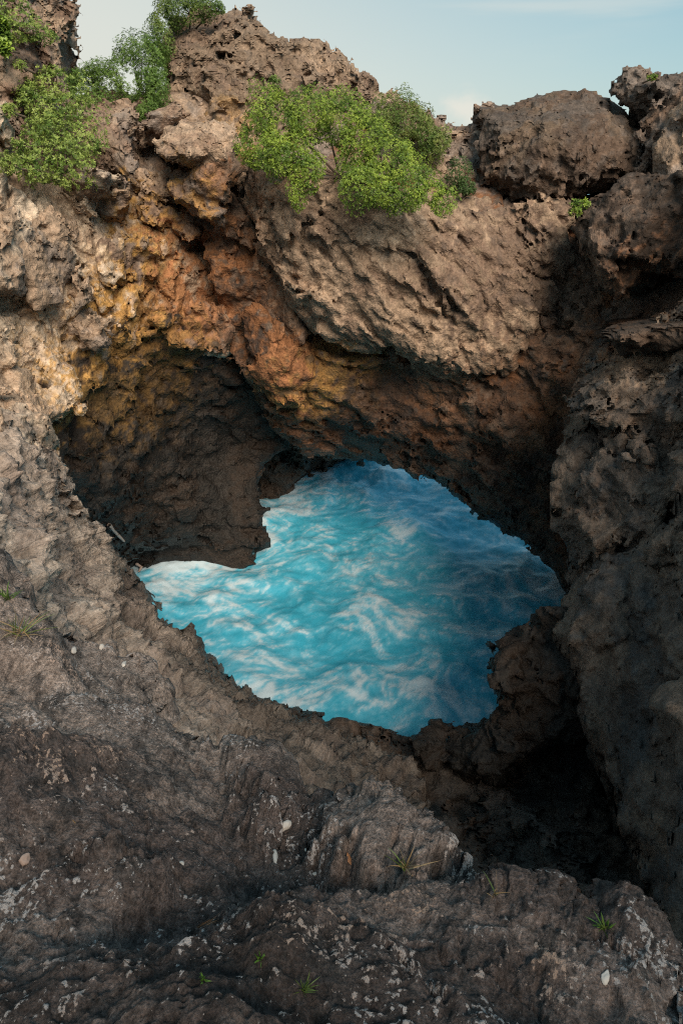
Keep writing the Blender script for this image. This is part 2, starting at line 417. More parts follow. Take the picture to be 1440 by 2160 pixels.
# ------------------------------------------------------------------ materials
def new_mat(name):
    m = bpy.data.materials.new(name); m.use_nodes = True
    nt = m.node_tree; nt.nodes.clear()
    out = nt.nodes.new('ShaderNodeOutputMaterial'); b = nt.nodes.new('ShaderNodeBsdfPrincipled')
    nt.links.new(b.outputs[0], out.inputs['Surface'])
    return m, nt, b
def rock_material(name, scale, depth, speck=.0, con=1.0):
    m, nt, b = new_mat(name); N, L = nt.nodes, nt.links
    m['flat'] = name == 'weathered_rock'
    col_ = N.new('ShaderNodeAttribute'); col_.attribute_name = 'Col'
    wet = N.new('ShaderNodeAttribute'); wet.attribute_name = 'wet'
    geo = N.new('ShaderNodeNewGeometry')
    def noise(sc, det=6, rough=.6):
        n = N.new('ShaderNodeTexNoise'); n.inputs['Scale'].default_value = sc; n.inputs['Detail'].default_value = det; n.inputs['Roughness'].default_value = rough
        L.new(geo.outputs['Position'], n.inputs['Vector']); return n
    n1 = noise(scale, 8, .68); n2 = noise(scale * 3.7, 5, .7)
    vo = N.new('ShaderNodeTexVoronoi'); vo.inputs['Scale'].default_value = scale * 2.2; L.new(geo.outputs['Position'], vo.inputs['Vector'])
    ramp = N.new('ShaderNodeMapRange'); L.new(n1.outputs[0], ramp.inputs[0])
    for i, v in enumerate((.28, .74, 1 - .42 * con, 1 + .42 * con)): ramp.inputs[i + 1].default_value = v
    ramp2 = N.new('ShaderNodeMapRange'); L.new(n2.outputs[0], ramp2.inputs[0])
    for i, v in enumerate((.3, .72, 1 - .36 * con, 1 + .36 * con)): ramp2.inputs[i + 1].default_value = v
    mu = N.new('ShaderNodeMath'); mu.operation = 'MULTIPLY'; L.new(ramp.outputs[0], mu.inputs[0]); L.new(ramp2.outputs[0], mu.inputs[1])
    mx = N.new('ShaderNodeVectorMath'); mx.operation = 'SCALE'; L.new(col_.outputs['Color'], mx.inputs[0]); L.new(mu.outputs[0], mx.inputs['Scale'])
    L.new(mx.outputs[0], b.inputs['Base Color'])
    rr = N.new('ShaderNodeMapRange'); L.new(wet.outputs['Fac'], rr.inputs[0]); rr.inputs[3].default_value = .93; rr.inputs[4].default_value = .5
    L.new(rr.outputs[0], b.inputs['Roughness']); b.inputs['Specular IOR Level'].default_value = .25
    ad = N.new('ShaderNodeMath'); ad.operation = 'MULTIPLY_ADD'; L.new(n2.outputs[0], ad.inputs[0]); ad.inputs[1].default_value = .35; L.new(n1.outputs[0], ad.inputs[2])
    ad2 = N.new('ShaderNodeMath'); ad2.operation = 'MULTIPLY_ADD'; L.new(vo.outputs['Distance'], ad2.inputs[0]); ad2.inputs[1].default_value = .3; L.new(ad.outputs[0], ad2.inputs[2])
    bu = N.new('ShaderNodeBump'); bu.inputs['Strength'].default_value = 1.0; bu.inputs['Distance'].default_value = depth
    L.new(ad2.outputs[0], bu.inputs['Height']); L.new(bu.outputs[0], b.inputs['Normal'])
    if speck:
        li = N.new('ShaderNodeAttribute'); li.attribute_name = 'lich'
        n3 = noise(speck, 5, .62); n4 = noise(speck * .22, 4, .6)
        sm = N.new('ShaderNodeMath'); sm.operation = 'MULTIPLY_ADD'; L.new(li.outputs['Fac'], sm.inputs[0]); sm.inputs[1].default_value = .34; L.new(n3.outputs[0], sm.inputs[2])
        sm2 = N.new('ShaderNodeMath'); sm2.operation = 'MULTIPLY_ADD'; L.new(n4.outputs[0], sm2.inputs[0]); sm2.inputs[1].default_value = .30; L.new(sm.outputs[0], sm2.inputs[2])
        pt_ = N.new('ShaderNodeMapRange'); L.new(geo.outputs['Pointiness'], pt_.inputs[0])
        for i, v in enumerate((.47, .56, -.05, .13)): pt_.inputs[i + 1].default_value = v
        sm3 = N.new('ShaderNodeMath'); sm3.operation = 'ADD'; L.new(sm2.outputs[0], sm3.inputs[0]); L.new(pt_.outputs[0], sm3.inputs[1]); sm2 = sm3
        mk = N.new('ShaderNodeMapRange'); mk.interpolation_type = 'SMOOTHSTEP'; L.new(sm2.outputs[0], mk.inputs[0])
        for i, v in enumerate((.98, 1.035, 0, .88)): mk.inputs[i + 1].default_value = v
        tn = N.new('ShaderNodeMix'); tn.data_type = 'RGBA'; n5 = noise(2.2, 3, .5)
        tr_ = N.new('ShaderNodeMapRange'); L.new(n5.outputs[0], tr_.inputs[0]); tr_.inputs[1].default_value = .46; tr_.inputs[2].default_value = .62
        L.new(tr_.outputs[0], tn.inputs['Factor']); tn.inputs['A'].default_value = (.60, .55, .54, 1); tn.inputs['B'].default_value = (.50, .36, .29, 1)
        fm_ = N.new('ShaderNodeMix'); fm_.data_type = 'RGBA'; L.new(mk.outputs[0], fm_.inputs['Factor']); L.new(mx.outputs[0], fm_.inputs['A']); L.new(tn.outputs['Result'], fm_.inputs['B'])
        L.new(fm_.outputs['Result'], b.inputs['Base Color'])
        ad3 = N.new('ShaderNodeMath'); ad3.operation = 'MULTIPLY_ADD'; L.new(mk.outputs[0], ad3.inputs[0]); ad3.inputs[1].default_value = .15; L.new(ad2.outputs[0], ad3.inputs[2])
        L.new(ad3.outputs[0], bu.inputs['Height'])
    return m
M_FAR = rock_material('weathered_rock', 6.5, .07)
M_NEAR = rock_material('near_rock', 38, .026, speck=70, con=1.9)
M_MID = rock_material('slope_rock', 9, .045)

# ------------------------------------------------------------------ object helpers
def tag(o, label=None, cat=None, group=None, kind=None):
    if label: o['label'] = label
    if cat: o['category'] = cat
    if group: o['group'] = group
    if kind: o['kind'] = kind
    return o
def empty(name, loc):
    o = bpy.data.objects.new(name, None); COL.objects.link(o); o.location = [float(v) for v in loc]; o.empty_display_size = .3
    return o

# stains: ochre in the hollow of the wall, rust below the lip, black patches, painted sun on the right wall
blob(110, 690, 9.9, 1.05, C_ORANGE, .95); blob(210, 640, 11.3, 1.0, C_ORANGE, .95); blob(170, 800, 11.0, 1.0, C_ORANGE, .8)
blob(290, 650, 12.5, 1.1, C_ORANGE, .9); blob(330, 560, 13, 1.2, C_ORANGE * .8, .8); blob(400, 650, 13.8, 1.3, C_RUST * 1.2, .8)
blob(330, 780, 13.8, 1.2, C_ORANGE * .5, .7); blob(230, 830, 12.6, 1.0, C_ORANGE * .45, .6)
blob(440, 540, 14, 1.0, C_RUST, .7); blob(700, 790, 14.6, 1.1, C_ORANGE * .8, .85); blob(620, 800, 14, .9, C_RUST, .8)
blob(640, 850, 14.8, 1.0, C_ORANGE * .7, .7); blob(860, 900, 15, 1.6, C_RUST * .7, .6); blob(1150, 800, 13.3, 1.5, C_RUST * .6, .5)
blob(560, 560, 13.0, 1.0, C_RUST * .8, .6); blob(450, 400, 12, .5, C_RUST, .5); blob(400, 440, 12, .6, C_ORANGE * .8, .6)
blob(480, 260, 13.2, .6, C_ORANGE * .9, .45); blob(540, 420, 12, .6, C_RUST, .5); blob(1330, 670, 10.6, 1.2, C_RUST, .6)
blob(50, 550, 9.6, 1.5, C_PALE, .85); blob(130, 480, 10.7, 1.0, C_PALE * .9, .7); blob(30, 760, 8.8, 1.0, C_TAN * 1.15, .7); blob(330, 840, 14.6, 1.1, C_ORANGE * .3, .6)
blob(800, 860, 14.8, .9, C_BLACK, .6); blob(520, 720, 14.0, .5, C_BLACK, .7)


blob(1120, 560, 12, 1.5, C_BROWN * .85, .9); blob(960, 560, 11.9, .8, C_BROWN, .55); blob(640, 560, 12.4, 1.0, C_TAN * 1.2, .6); blob(820, 480, 11.7, .5, C_PALE * .8, .5)
blob(1425, 740, 9.2, .75, C_TAN * .95, .9); blob(1330, 800, 9.6, .5, C_TAN * .7, .6); blob(1400, 900, 8.6, .6, C_BROWN, .6); blob(1250, 1060, 9.5, .5, C_BROWN * .9, .5)  # tan patches put sunlight on the upper right wall into the colour
# ------------------------------------------------------------------ THE CLIFF ROUND THE COVE
cl = empty('cliff', at(150, 800, 11))
tag(cl, 'pale and ochre cliff wall on the left with a dark cave hollow', 'cliff')
WALL = relief(lump=.07, lp=5.5, rough=.018, crack=.16, cp=5.2, block=.16, strata=.03, sf=1.6, sdir=(-.3, .2, .9), facet=.22, fp=8, facet2=.045, fp2=2.6, fine=.012, seed=1)
solid('wall_face', [(-170, 250), (-100, 230), (0, 240), (60, 330), (140, 370), (230, 400), (330, 420), (400, 470), (470, 560), (500, 650), (495, 720), (440, 748), (390, 735), (270, 748), (200, 730), (140, 745), (160, 860), (60, 920), (-170, 980)],
      [(-170, 400, 7.5), (-170, 800, 6.5), (0, 300, 10), (0, 500, 9.6), (0, 650, 9.3), (0, 850, 8.2), (150, 450, 11), (150, 620, 10.8), (100, 800, 9.8), (250, 500, 12.2), (250, 650, 12), (350, 500, 13.3), (350, 640, 13.2), (450, 600, 14.5), (480, 700, 14.5), (250, 740, 12.3), (400, 735, 14)],
      3, .22, WALL, paint(C_TAN * 1.25, C_PALE, C_TAN * .8, dark=.15, seed=1), M_FAR, cl)
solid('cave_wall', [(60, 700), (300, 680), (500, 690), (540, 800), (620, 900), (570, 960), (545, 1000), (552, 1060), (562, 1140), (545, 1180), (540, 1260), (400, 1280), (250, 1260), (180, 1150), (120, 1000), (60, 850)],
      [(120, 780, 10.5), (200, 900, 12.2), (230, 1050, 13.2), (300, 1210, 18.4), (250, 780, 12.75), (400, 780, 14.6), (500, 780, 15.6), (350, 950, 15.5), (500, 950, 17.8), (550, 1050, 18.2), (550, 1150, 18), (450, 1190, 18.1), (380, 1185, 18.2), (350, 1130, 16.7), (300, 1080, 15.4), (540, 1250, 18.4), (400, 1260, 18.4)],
      3, .25, relief(lump=.08, rough=.025, strata=.14, sf=1.15, sdir=(-.25, .25, .93), seed=2, crack=.14, cp=5.5, block=.14, facet=.26, fp=6.5, facet2=.06, along=(.8, .3, -.25), ak=.7), paint(C_DARK * .9, C_BROWN * .4, C_DARK * .6, dark=.7, tide_shade=5.0, seed=2), M_FAR, cl, h=6)  # dark base and high wet line paint the hollow's shade into the rock
solid('cave_wall', [(480, 850), (640, 890), (665, 960), (612, 1020), (606, 1048), (600, 1090), (520, 1090), (500, 1000)],
      [(600, 1045, 21.9), (560, 1050, 21.8), (560, 950, 20.5), (620, 930, 20), (540, 1090, 22), (600, 1090, 22)], 3, .3, relief(lump=0.130, rough=0.048, ridge=0.050, seed=3), paint(C_BROWN * .7, C_GREY * .7, C_DARK, tide_shade=3.5, seed=3), M_FAR, cl)
solid('cave_wall', [(580, 840), (770, 880), (760, 950), (738, 968), (700, 988), (662, 1005), (655, 1040), (600, 1060), (590, 960)],
      [(620, 1020, 22.6), (650, 1012, 22.9), (700, 988, 23.9), (740, 966, 24.7), (640, 900, 21), (740, 910, 22.5), (630, 1050, 22.6)], 3, .3, relief(lump=0.143, rough=0.048, ridge=0.050, seed=4), paint(C_BROWN * .8, C_RUST * .6, C_DARK, tide_shade=2.5, seed=4), M_FAR, cl)
solid('rock_ledge', [(0, 215), (200, 205), (360, 195), (520, 240), (610, 330), (580, 430), (420, 470), (200, 430), (0, 420)],
      [(0, 220, 10.6), (0, 400, 10.4), (200, 220, 12.8), (200, 400, 12), (360, 220, 13.6), (400, 430, 13.4), (560, 300, 13.4), (560, 400, 13)], 2.5, .25, relief(seed=5, crack=.1), paint(C_BROWN, C_TAN, C_GREY, seed=5), M_FAR, cl, h=6)
BLOCK = relief(lump=0.046, lp=3, rough=0.030, ridge=0.025, crack=.07, cp=3.2, block=.08, strata=.03, seed=6)
for i, (poly, pts, T) in enumerate((
    ([(195, 330), (203, 290), (208, 258), (232, 235), (278, 226), (290, 260), (292, 300), (282, 345), (262, 380), (225, 388), (200, 362)], [(200, 340, 11.8), (240, 250, 11.9), (245, 320, 11.4), (285, 300, 12)], 1.2),
    ([(284, 275), (325, 240), (365, 222), (390, 250), (345, 275), (326, 312), (300, 324), (286, 310)], [(290, 290, 12.5), (340, 250, 12.4), (380, 250, 12.8)], 1.2),
    ([(276, 352), (320, 338), (360, 380), (382, 430), (352, 440), (298, 424), (282, 392)], [(290, 380, 12.5), (350, 400, 12.7), (320, 350, 12.5)], 1.1),
    ([(132, 372), (178, 358), (212, 368), (270, 388), (268, 440), (232, 470), (180, 446), (150, 422)], [(140, 390, 10.9), (200, 400, 11.1), (260, 430, 11.7)], 1.1),
    ([(286, 430), (340, 422), (404, 460), (410, 490), (340, 488), (296, 474)], [(300, 450, 12.6), (380, 470, 13.1), (340, 460, 12.7)], 1.0),
    ([(366, 392), (398, 345), (462, 328), (502, 350), (486, 400), (506, 445), (515, 500), (450, 480), (420, 466), (378, 424)], [(380, 400, 12.2), (440, 370, 11.7), (490, 360, 12), (500, 480, 12.8), (440, 450, 12.3)], 1.3),
    ([(60, 470), (110, 440), (150, 470), (150, 560), (130, 630), (80, 640), (40, 600)], [(60, 500, 9.7), (140, 500, 10.5), (100, 620, 10), (100, 540, 9.9)], .8),
    ([(140, 560), (175, 545), (195, 590), (190, 630), (160, 645), (138, 620)], [(150, 580, 10.5), (185, 600, 10.9), (160, 640, 10.6)], .6),
    ([(139, 680), (150, 655), (190, 655), (216, 690), (226, 720), (206, 743), (180, 736), (155, 715)], [(150, 680, 10.5), (190, 690, 10.6), (210, 730, 10.9)], .7),
    ([(210, 520), (260, 500), (330, 520), (340, 590), (300, 620), (240, 600), (215, 570)], [(220, 540, 11.5), (280, 540, 12), (330, 580, 12.8), (260, 600, 11.9)], .8),
    ([(330, 680), (400, 650), (470, 640), (490, 690), (470, 735), (430, 745), (390, 725), (340, 725)], [(340, 700, 12.9), (420, 690, 13.5), (480, 690, 14.1), (430, 735, 13.6)], .8),
    ([(-60, 460), (30, 440), (65, 500), (50, 600), (-40, 620)], [(-50, 500, 8.7), (40, 500, 9.4), (40, 590, 9.3)], .8),
)):
    solid('rock_block', poly, pts, T, .16, relief(lump=0.039, lp=3, rough=0.027, ridge=0.022, crack=.06, cp=3.0, block=.06, strata=.02, seed=6 + i), paint(C_TAN if i in (6, 7, 8, 11) else C_BROWN * 1.25, C_PALE if i in (6, 7, 11) else C_TAN, C_GREY, dark=.35, seed=6 + i, stains=i not in (6, 7, 8, 11)), M_FAR, cl)

# ------------------------------------------------------------------ THE ARCH
ar = empty('rock_arch', at(900, 700, 13))
tag(ar, 'massive brown rock arch spanning the turquoise water opening', 'rock arch')
solid('arch_vault', [(470, 520), (700, 500), (1000, 450), (1230, 430), (1300, 600), (1300, 800), (1250, 1000), (1230, 1150), (1228, 1270), (1195, 1218), (1175, 1187), (1100, 1137), (1000, 1077), (930, 1014), (895, 1000), (870, 992), (857, 974), (830, 979), (800, 979), (747, 966), (732, 955), (690, 965), (620, 930), (560, 860), (500, 760)],
      [(520, 600, 14.2), (520, 760, 14.7), (600, 850, 15.2), (700, 780, 14.4), (700, 880, 15.6), (740, 960, 17), (850, 850, 15), (860, 975, 16.5), (1000, 850, 14.2), (1000, 1070, 15.8), (1200, 700, 13), (1200, 950, 13.6), (1200, 1200, 15), (1100, 1130, 15.6), (700, 550, 14), (1000, 500, 13.6)],
      1.7, .3, relief(lump=0.104, rough=0.036, ridge=0.044, strata=.06, sf=2.2, sdir=(.5, .2, .8), crack=.08, cp=4.6, facet=.14, seed=3, along=(.85, .1, -.4), ak=.55), paint(C_BROWN, C_RUST * .8, C_DARK, dark=.6, black=.35, seed=3, tide_shade=4.4), M_FAR, ar, h=5.4)
solid('arch_slab', [(485, 372), (520, 340), (600, 345), (700, 380), (950, 425), (1000, 420), (1060, 430), (1120, 420), (1190, 422), (1212, 440), (1208, 540), (1195, 640), (1130, 700), (1060, 770), (1000, 800), (930, 780), (880, 765), (830, 728), (765, 735), (690, 715), (650, 690), (612, 640), (595, 575), (560, 505), (520, 445)],
      [(490, 380, 12.5), (600, 380, 11.6), (600, 550, 12.3), (640, 650, 12.6), (700, 500, 11.6), (740, 700, 12.6), (850, 600, 11.8), (850, 730, 12.9), (1000, 450, 12), (1000, 650, 12.4), (1000, 790, 13.6), (1200, 450, 12.3), (1180, 620, 12.8)],
      2.5, .26, relief(lump=.05, lp=5, rough=.035, strata=.07, sf=1.1, sdir=(.62, .1, .75), crack=.09, cp=6.0, block=.10, facet=.22, fp=6.5, facet2=.05, fp2=2.2, fine=.02, pit=.05, pp=2.0, pth=.27, seed=8, along=(.72, .1, -.66), ak=.45), paint(C_TAN * .85, C_TAN * 1.15, C_BROWN, dark=.5, seed=8), M_FAR, ar,
      cracks=[([(1108, 440), (1103, 490), (1107, 530), (1085, 560)], .018, .12), ([(1065, 560), (1110, 568), (1150, 588), (1195, 615)], .04, .16), ([(545, 430), (600, 540), (640, 640), (700, 690)], .05, .1), ([(890, 560), (930, 640), (960, 680)], .06, .12)])
solid('rock_rib', [(380, 400), (500, 420), (560, 510), (600, 610), (650, 700), (570, 740), (490, 700), (450, 580), (400, 480)],
      [(420, 420, 12.8), (500, 440, 12.9), (560, 560, 13.2), (620, 690, 13.7), (500, 620, 13.8)], 1.2, .2, relief(seed=9, ridge=0.039, strata=.05, lump=0.065), paint(C_BROWN, C_RUST, C_DARK, dark=.7, black=.3, seed=9), M_FAR, ar)
solid('rock_lump', [(495, 650), (540, 636), (600, 690), (650, 730), (660, 790), (632, 856), (590, 855), (550, 824), (515, 765)],
      [(520, 680, 13.7), (600, 750, 13.4), (620, 830, 14.1), (560, 800, 14.1), (640, 760, 13.9)], 1.2, .18, relief(seed=10, lump=0.052, ridge=0.033), paint(C_RUST, C_RUST * 1.2, C_DARK, dark=.6, black=.3, seed=10), M_FAR, ar)

solid('rock_ledge', [(500, 335), (560, 300), (700, 262), (800, 285), (900, 330), (960, 375), (1050, 395), (1050, 470), (500, 480)],
      [(520, 340, 12.9), (520, 470, 12.4), (700, 280, 13.3), (700, 460, 12.3), (900, 340, 13.2), (950, 450, 12.4), (1040, 400, 12.9)], 1.5, .2, relief(seed=27), paint(C_BROWN, C_RUST * .8, C_GREY, seed=27), M_FAR, ar, h=6)
# ------------------------------------------------------------------ RIGHT-HAND WALL
rw = empty('cliff', at(1350, 1100, 9))
tag(rw, 'dark shaded cliff wall on the right above the black pit', 'cliff')
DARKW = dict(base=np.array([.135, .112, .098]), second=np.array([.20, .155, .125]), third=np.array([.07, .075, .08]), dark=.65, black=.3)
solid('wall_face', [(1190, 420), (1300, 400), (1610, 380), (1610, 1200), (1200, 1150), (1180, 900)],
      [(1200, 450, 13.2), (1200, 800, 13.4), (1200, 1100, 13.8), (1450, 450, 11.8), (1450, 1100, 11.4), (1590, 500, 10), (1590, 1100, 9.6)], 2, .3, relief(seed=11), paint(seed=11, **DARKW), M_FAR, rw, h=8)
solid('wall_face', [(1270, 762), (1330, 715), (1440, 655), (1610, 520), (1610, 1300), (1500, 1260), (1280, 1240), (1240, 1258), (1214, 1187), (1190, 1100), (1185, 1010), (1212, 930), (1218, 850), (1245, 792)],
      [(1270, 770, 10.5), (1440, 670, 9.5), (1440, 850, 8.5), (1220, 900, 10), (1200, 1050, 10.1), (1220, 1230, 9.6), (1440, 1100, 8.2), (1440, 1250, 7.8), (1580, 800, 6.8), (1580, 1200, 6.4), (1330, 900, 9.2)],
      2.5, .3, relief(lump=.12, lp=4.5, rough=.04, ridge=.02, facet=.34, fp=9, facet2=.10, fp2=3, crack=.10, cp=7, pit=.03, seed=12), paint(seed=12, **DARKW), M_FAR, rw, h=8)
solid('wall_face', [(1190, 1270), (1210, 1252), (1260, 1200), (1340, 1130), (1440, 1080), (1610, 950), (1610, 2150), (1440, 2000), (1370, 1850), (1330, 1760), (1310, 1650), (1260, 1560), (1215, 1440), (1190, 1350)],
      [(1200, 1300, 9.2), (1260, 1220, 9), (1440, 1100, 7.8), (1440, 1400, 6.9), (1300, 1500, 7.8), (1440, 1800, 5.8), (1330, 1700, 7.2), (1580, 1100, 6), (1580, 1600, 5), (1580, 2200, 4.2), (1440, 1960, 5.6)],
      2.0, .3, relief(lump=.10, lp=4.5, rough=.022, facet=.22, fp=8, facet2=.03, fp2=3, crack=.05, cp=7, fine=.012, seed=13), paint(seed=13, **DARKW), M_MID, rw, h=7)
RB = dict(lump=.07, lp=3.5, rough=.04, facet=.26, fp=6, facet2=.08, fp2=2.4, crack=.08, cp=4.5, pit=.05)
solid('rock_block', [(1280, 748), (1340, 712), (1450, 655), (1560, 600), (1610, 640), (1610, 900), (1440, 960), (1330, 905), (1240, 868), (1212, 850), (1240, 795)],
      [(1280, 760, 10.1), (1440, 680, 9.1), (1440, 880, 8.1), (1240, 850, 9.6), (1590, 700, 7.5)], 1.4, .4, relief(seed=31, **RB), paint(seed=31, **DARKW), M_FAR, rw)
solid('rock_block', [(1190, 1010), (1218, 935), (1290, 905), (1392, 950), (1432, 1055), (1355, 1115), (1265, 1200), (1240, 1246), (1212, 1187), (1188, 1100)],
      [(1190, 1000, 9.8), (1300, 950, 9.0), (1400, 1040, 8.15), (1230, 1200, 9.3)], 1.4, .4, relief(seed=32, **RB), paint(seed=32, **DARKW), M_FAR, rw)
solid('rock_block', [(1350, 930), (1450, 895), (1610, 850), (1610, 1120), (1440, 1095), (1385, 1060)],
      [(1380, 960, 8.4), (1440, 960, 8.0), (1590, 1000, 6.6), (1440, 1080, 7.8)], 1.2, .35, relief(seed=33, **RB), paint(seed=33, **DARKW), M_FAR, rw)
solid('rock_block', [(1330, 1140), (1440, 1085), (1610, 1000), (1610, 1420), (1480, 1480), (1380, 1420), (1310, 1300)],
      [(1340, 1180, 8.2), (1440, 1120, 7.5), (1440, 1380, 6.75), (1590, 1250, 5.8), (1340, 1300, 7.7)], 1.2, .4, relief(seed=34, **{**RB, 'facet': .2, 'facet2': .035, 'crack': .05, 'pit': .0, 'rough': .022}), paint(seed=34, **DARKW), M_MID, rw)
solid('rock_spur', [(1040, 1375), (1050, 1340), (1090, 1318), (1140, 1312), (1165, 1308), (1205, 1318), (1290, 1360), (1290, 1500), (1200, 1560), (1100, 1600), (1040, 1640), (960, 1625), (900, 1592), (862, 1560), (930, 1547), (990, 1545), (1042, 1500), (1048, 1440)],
      [(1040, 1400, 9.5), (1030, 1500, 9.4), (950, 1550, 9.6), (1150, 1310, 9.7), (1200, 1450, 9.2), (960, 1610, 9.2), (1100, 1580, 9.4)], 1.0, .22, relief(lump=.06, lp=3, rough=.03, facet=.26, fp=4.5, facet2=.08, fp2=1.8, crack=.06, cp=3, pit=.06, pp=1.6, seed=14), paint(seed=14, base=C_DARK * 1.1, second=C_BROWN * .4, third=C_DARK, dark=.6, tide_shade=3.5), M_MID, rw)
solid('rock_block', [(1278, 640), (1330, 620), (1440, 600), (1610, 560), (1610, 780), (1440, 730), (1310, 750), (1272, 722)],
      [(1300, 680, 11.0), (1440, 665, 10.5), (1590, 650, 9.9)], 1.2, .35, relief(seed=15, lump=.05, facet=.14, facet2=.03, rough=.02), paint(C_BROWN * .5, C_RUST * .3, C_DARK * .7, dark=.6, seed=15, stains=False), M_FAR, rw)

# ------------------------------------------------------------------ SLOPE AND PIT (terrain)
sl = sheet('slope', [(-170, 860), (0, 858), (60, 885), (112, 930), (132, 1000), (200, 1100), (242, 1150), (300, 1215), (336, 1300), (372, 1312), (430, 1350), (500, 1430), (600, 1480), (720, 1532), (850, 1572), (900, 1600), (900, 1720), (740, 1740), (520, 1690), (360, 1580), (200, 1450), (0, 1340), (-170, 1290)],
      [(-170, 900, 5.2), (-170, 1300, 3.4), (0, 900, 7.2), (110, 930, 8.6), (240, 1150, 10.8), (330, 1290, 11), (500, 1430, 11.2), (850, 1570, 10.7), (0, 1200, 5.2), (130, 1150, 7.6), (200, 1300, 7.6), (400, 1480, 8), (600, 1560, 9), (700, 1700, 7.4), (300, 1600, 6.2), (0, 1450, 4.6), (880, 1700, 8.6)],
      .30, 2.5, relief(lump=0.063, lp=3.6, rough=.03, ridge=0.005, crack=.03, pit=.0, seed=16, strata=.02, facet=.16, fp=4.5, facet2=.05, fp2=1.7, fine=.016), paint(np.array([.40, .325, .275]), np.array([.54, .455, .39]), np.array([.29, .23, .20]), dark=.25, seed=16, lichen=.12, tide_shade=3.9), M_MID, h=3.2)  # high wet line also paints the lip's shade into the colour
tag(sl, kind='structure')
pt = solid('slope', [(330, 1400), (500, 1480), (600, 1512), (720, 1540), (850, 1576), (980, 1562), (1100, 1500), (1250, 1450), (1400, 1600), (1460, 1850), (1480, 2040), (1200, 1960), (1000, 1900), (800, 1780), (560, 1700)],
      [(600, 1530, 10.4), (850, 1580, 10.7), (850, 1680, 9.3), (1000, 1600, 10.7), (1000, 1750, 9), (1200, 1500, 10.7), (1200, 1700, 9.8), (1300, 1800, 8.8), (1200, 1850, 8), (700, 1640, 9.2), (1400, 1950, 7.4)],
      1.5, .25, relief(lump=0.130, lp=3.6, rough=0.042, ridge=0.050, seed=17), paint(C_BROWN * 1.1, C_GREY * 1.1, C_DARK * 1.5, seed=17, tide_shade=3.4), M_MID, h=6)
tag(pt, kind='structure')
bw = solid('boulder', [(-40, 880), (0, 862), (50, 872), (95, 900), (116, 940), (112, 968), (80, 985), (20, 968), (-40, 950)], [(0, 900, 7.0), (60, 890, 7.6), (110, 950, 8.1), (50, 970, 7.3)], .8, .3,
      relief(lump=0.033, lp=2, rough=0.012, ridge=0.000, seed=18, rp=1.2), paint(C_TAN, C_PALE * .9, C_GREY, dark=.1, seed=18), M_MID)
tag(bw, 'smooth rounded pale grey boulder set into the slope at left', 'boulder')

# ------------------------------------------------------------------ ROCKS ON TOP
KARST = dict(lump=0.065, lp=3.2, rough=0.051, rp=1.3, ridge=0.055, gp=1.6, pit=0.104, pp=1.9, pth=.40, fine=.02)
pc = solid('rock_pinnacle', [(350, 100), (362, 70), (390, 45), (440, 30), (480, 36), (502, 30), (525, 22), (540, 55), (555, 70), (600, 90), (665, 97), (722, 132), (742, 155), (766, 165), (783, 192), (782, 260), (720, 330), (520, 320), (440, 285), (405, 255), (380, 238), (368, 220), (352, 185)],
      [(360, 120, 14.2), (440, 60, 14), (440, 180, 13.4), (420, 250, 13.8), (560, 100, 13.9), (560, 220, 13.5), (700, 150, 14.2), (770, 190, 14.5), (660, 260, 13.6)],
      2.2, .3, relief(seed=19, **KARST), paint(C_TAN * .55, C_TAN * .8, C_BROWN * .8, dark=.55, seed=19), M_FAR, cracks=[([(500, 40), (480, 100), (470, 130)], .06, .3), ([(465, 115), (490, 140), (520, 160), (560, 190)], .09, .25)])
tag(pc, 'jagged pitted brown rock pinnacle behind the big green shrub', 'rock')
tw = solid('rock_pinnacle', [(-170, -250), (100, -250), (135, -60), (142, 0), (150, 30), (158, 65), (150, 100), (159, 145), (156, 185), (120, 250), (60, 300), (0, 310), (-170, 330)],
      [(-170, 100, 9), (0, 0, 11.5), (140, 50, 12.5), (0, 250, 10.3), (100, 200, 11.9)], 2.5, .3, relief(seed=20, lump=0.091, rough=0.042, ridge=0.044, crack=.08, pit=0.048), paint(C_BROWN * 1.1, C_TAN, C_GREY, seed=20), M_FAR)
tag(tw, 'grey brown rock tower rising out of the picture at top left', 'rock')
pb = solid('boulder', [(324, 300), (343, 266), (380, 254), (420, 264), (490, 264), (502, 310), (496, 332), (470, 338), (450, 352), (400, 350), (350, 335), (328, 322)],
      [(330, 310, 11.7), (380, 270, 11.8), (410, 320, 11.2), (490, 280, 11.9), (490, 325, 11.8)], 1.5, .16, relief(lump=0.033, lp=2.5, rough=0.024, ridge=0.019, crack=.04, cp=3, seed=21), paint(C_TAN, C_TAN * 1.15, C_BROWN, dark=.3, seed=21), M_FAR)
tag(pb, 'angular flat-topped brown block perched below the pitted pinnacle', 'boulder')
def boulder_relief(top, h1, **k):
    smooth = relief(**{**k, 'pit': 0, 'facet': .02, 'facet2': .0, 'lump': .04, 'rough': .012, 'ridge': .0}); rough_ = relief(**k)
    def fn(p):
        w = sstep(top - p[:, 2] + .25 * samp(TN, p, 3, 4), .15, h1)
        return smooth(p) * (1 - w) + rough_(p) * w
    return fn
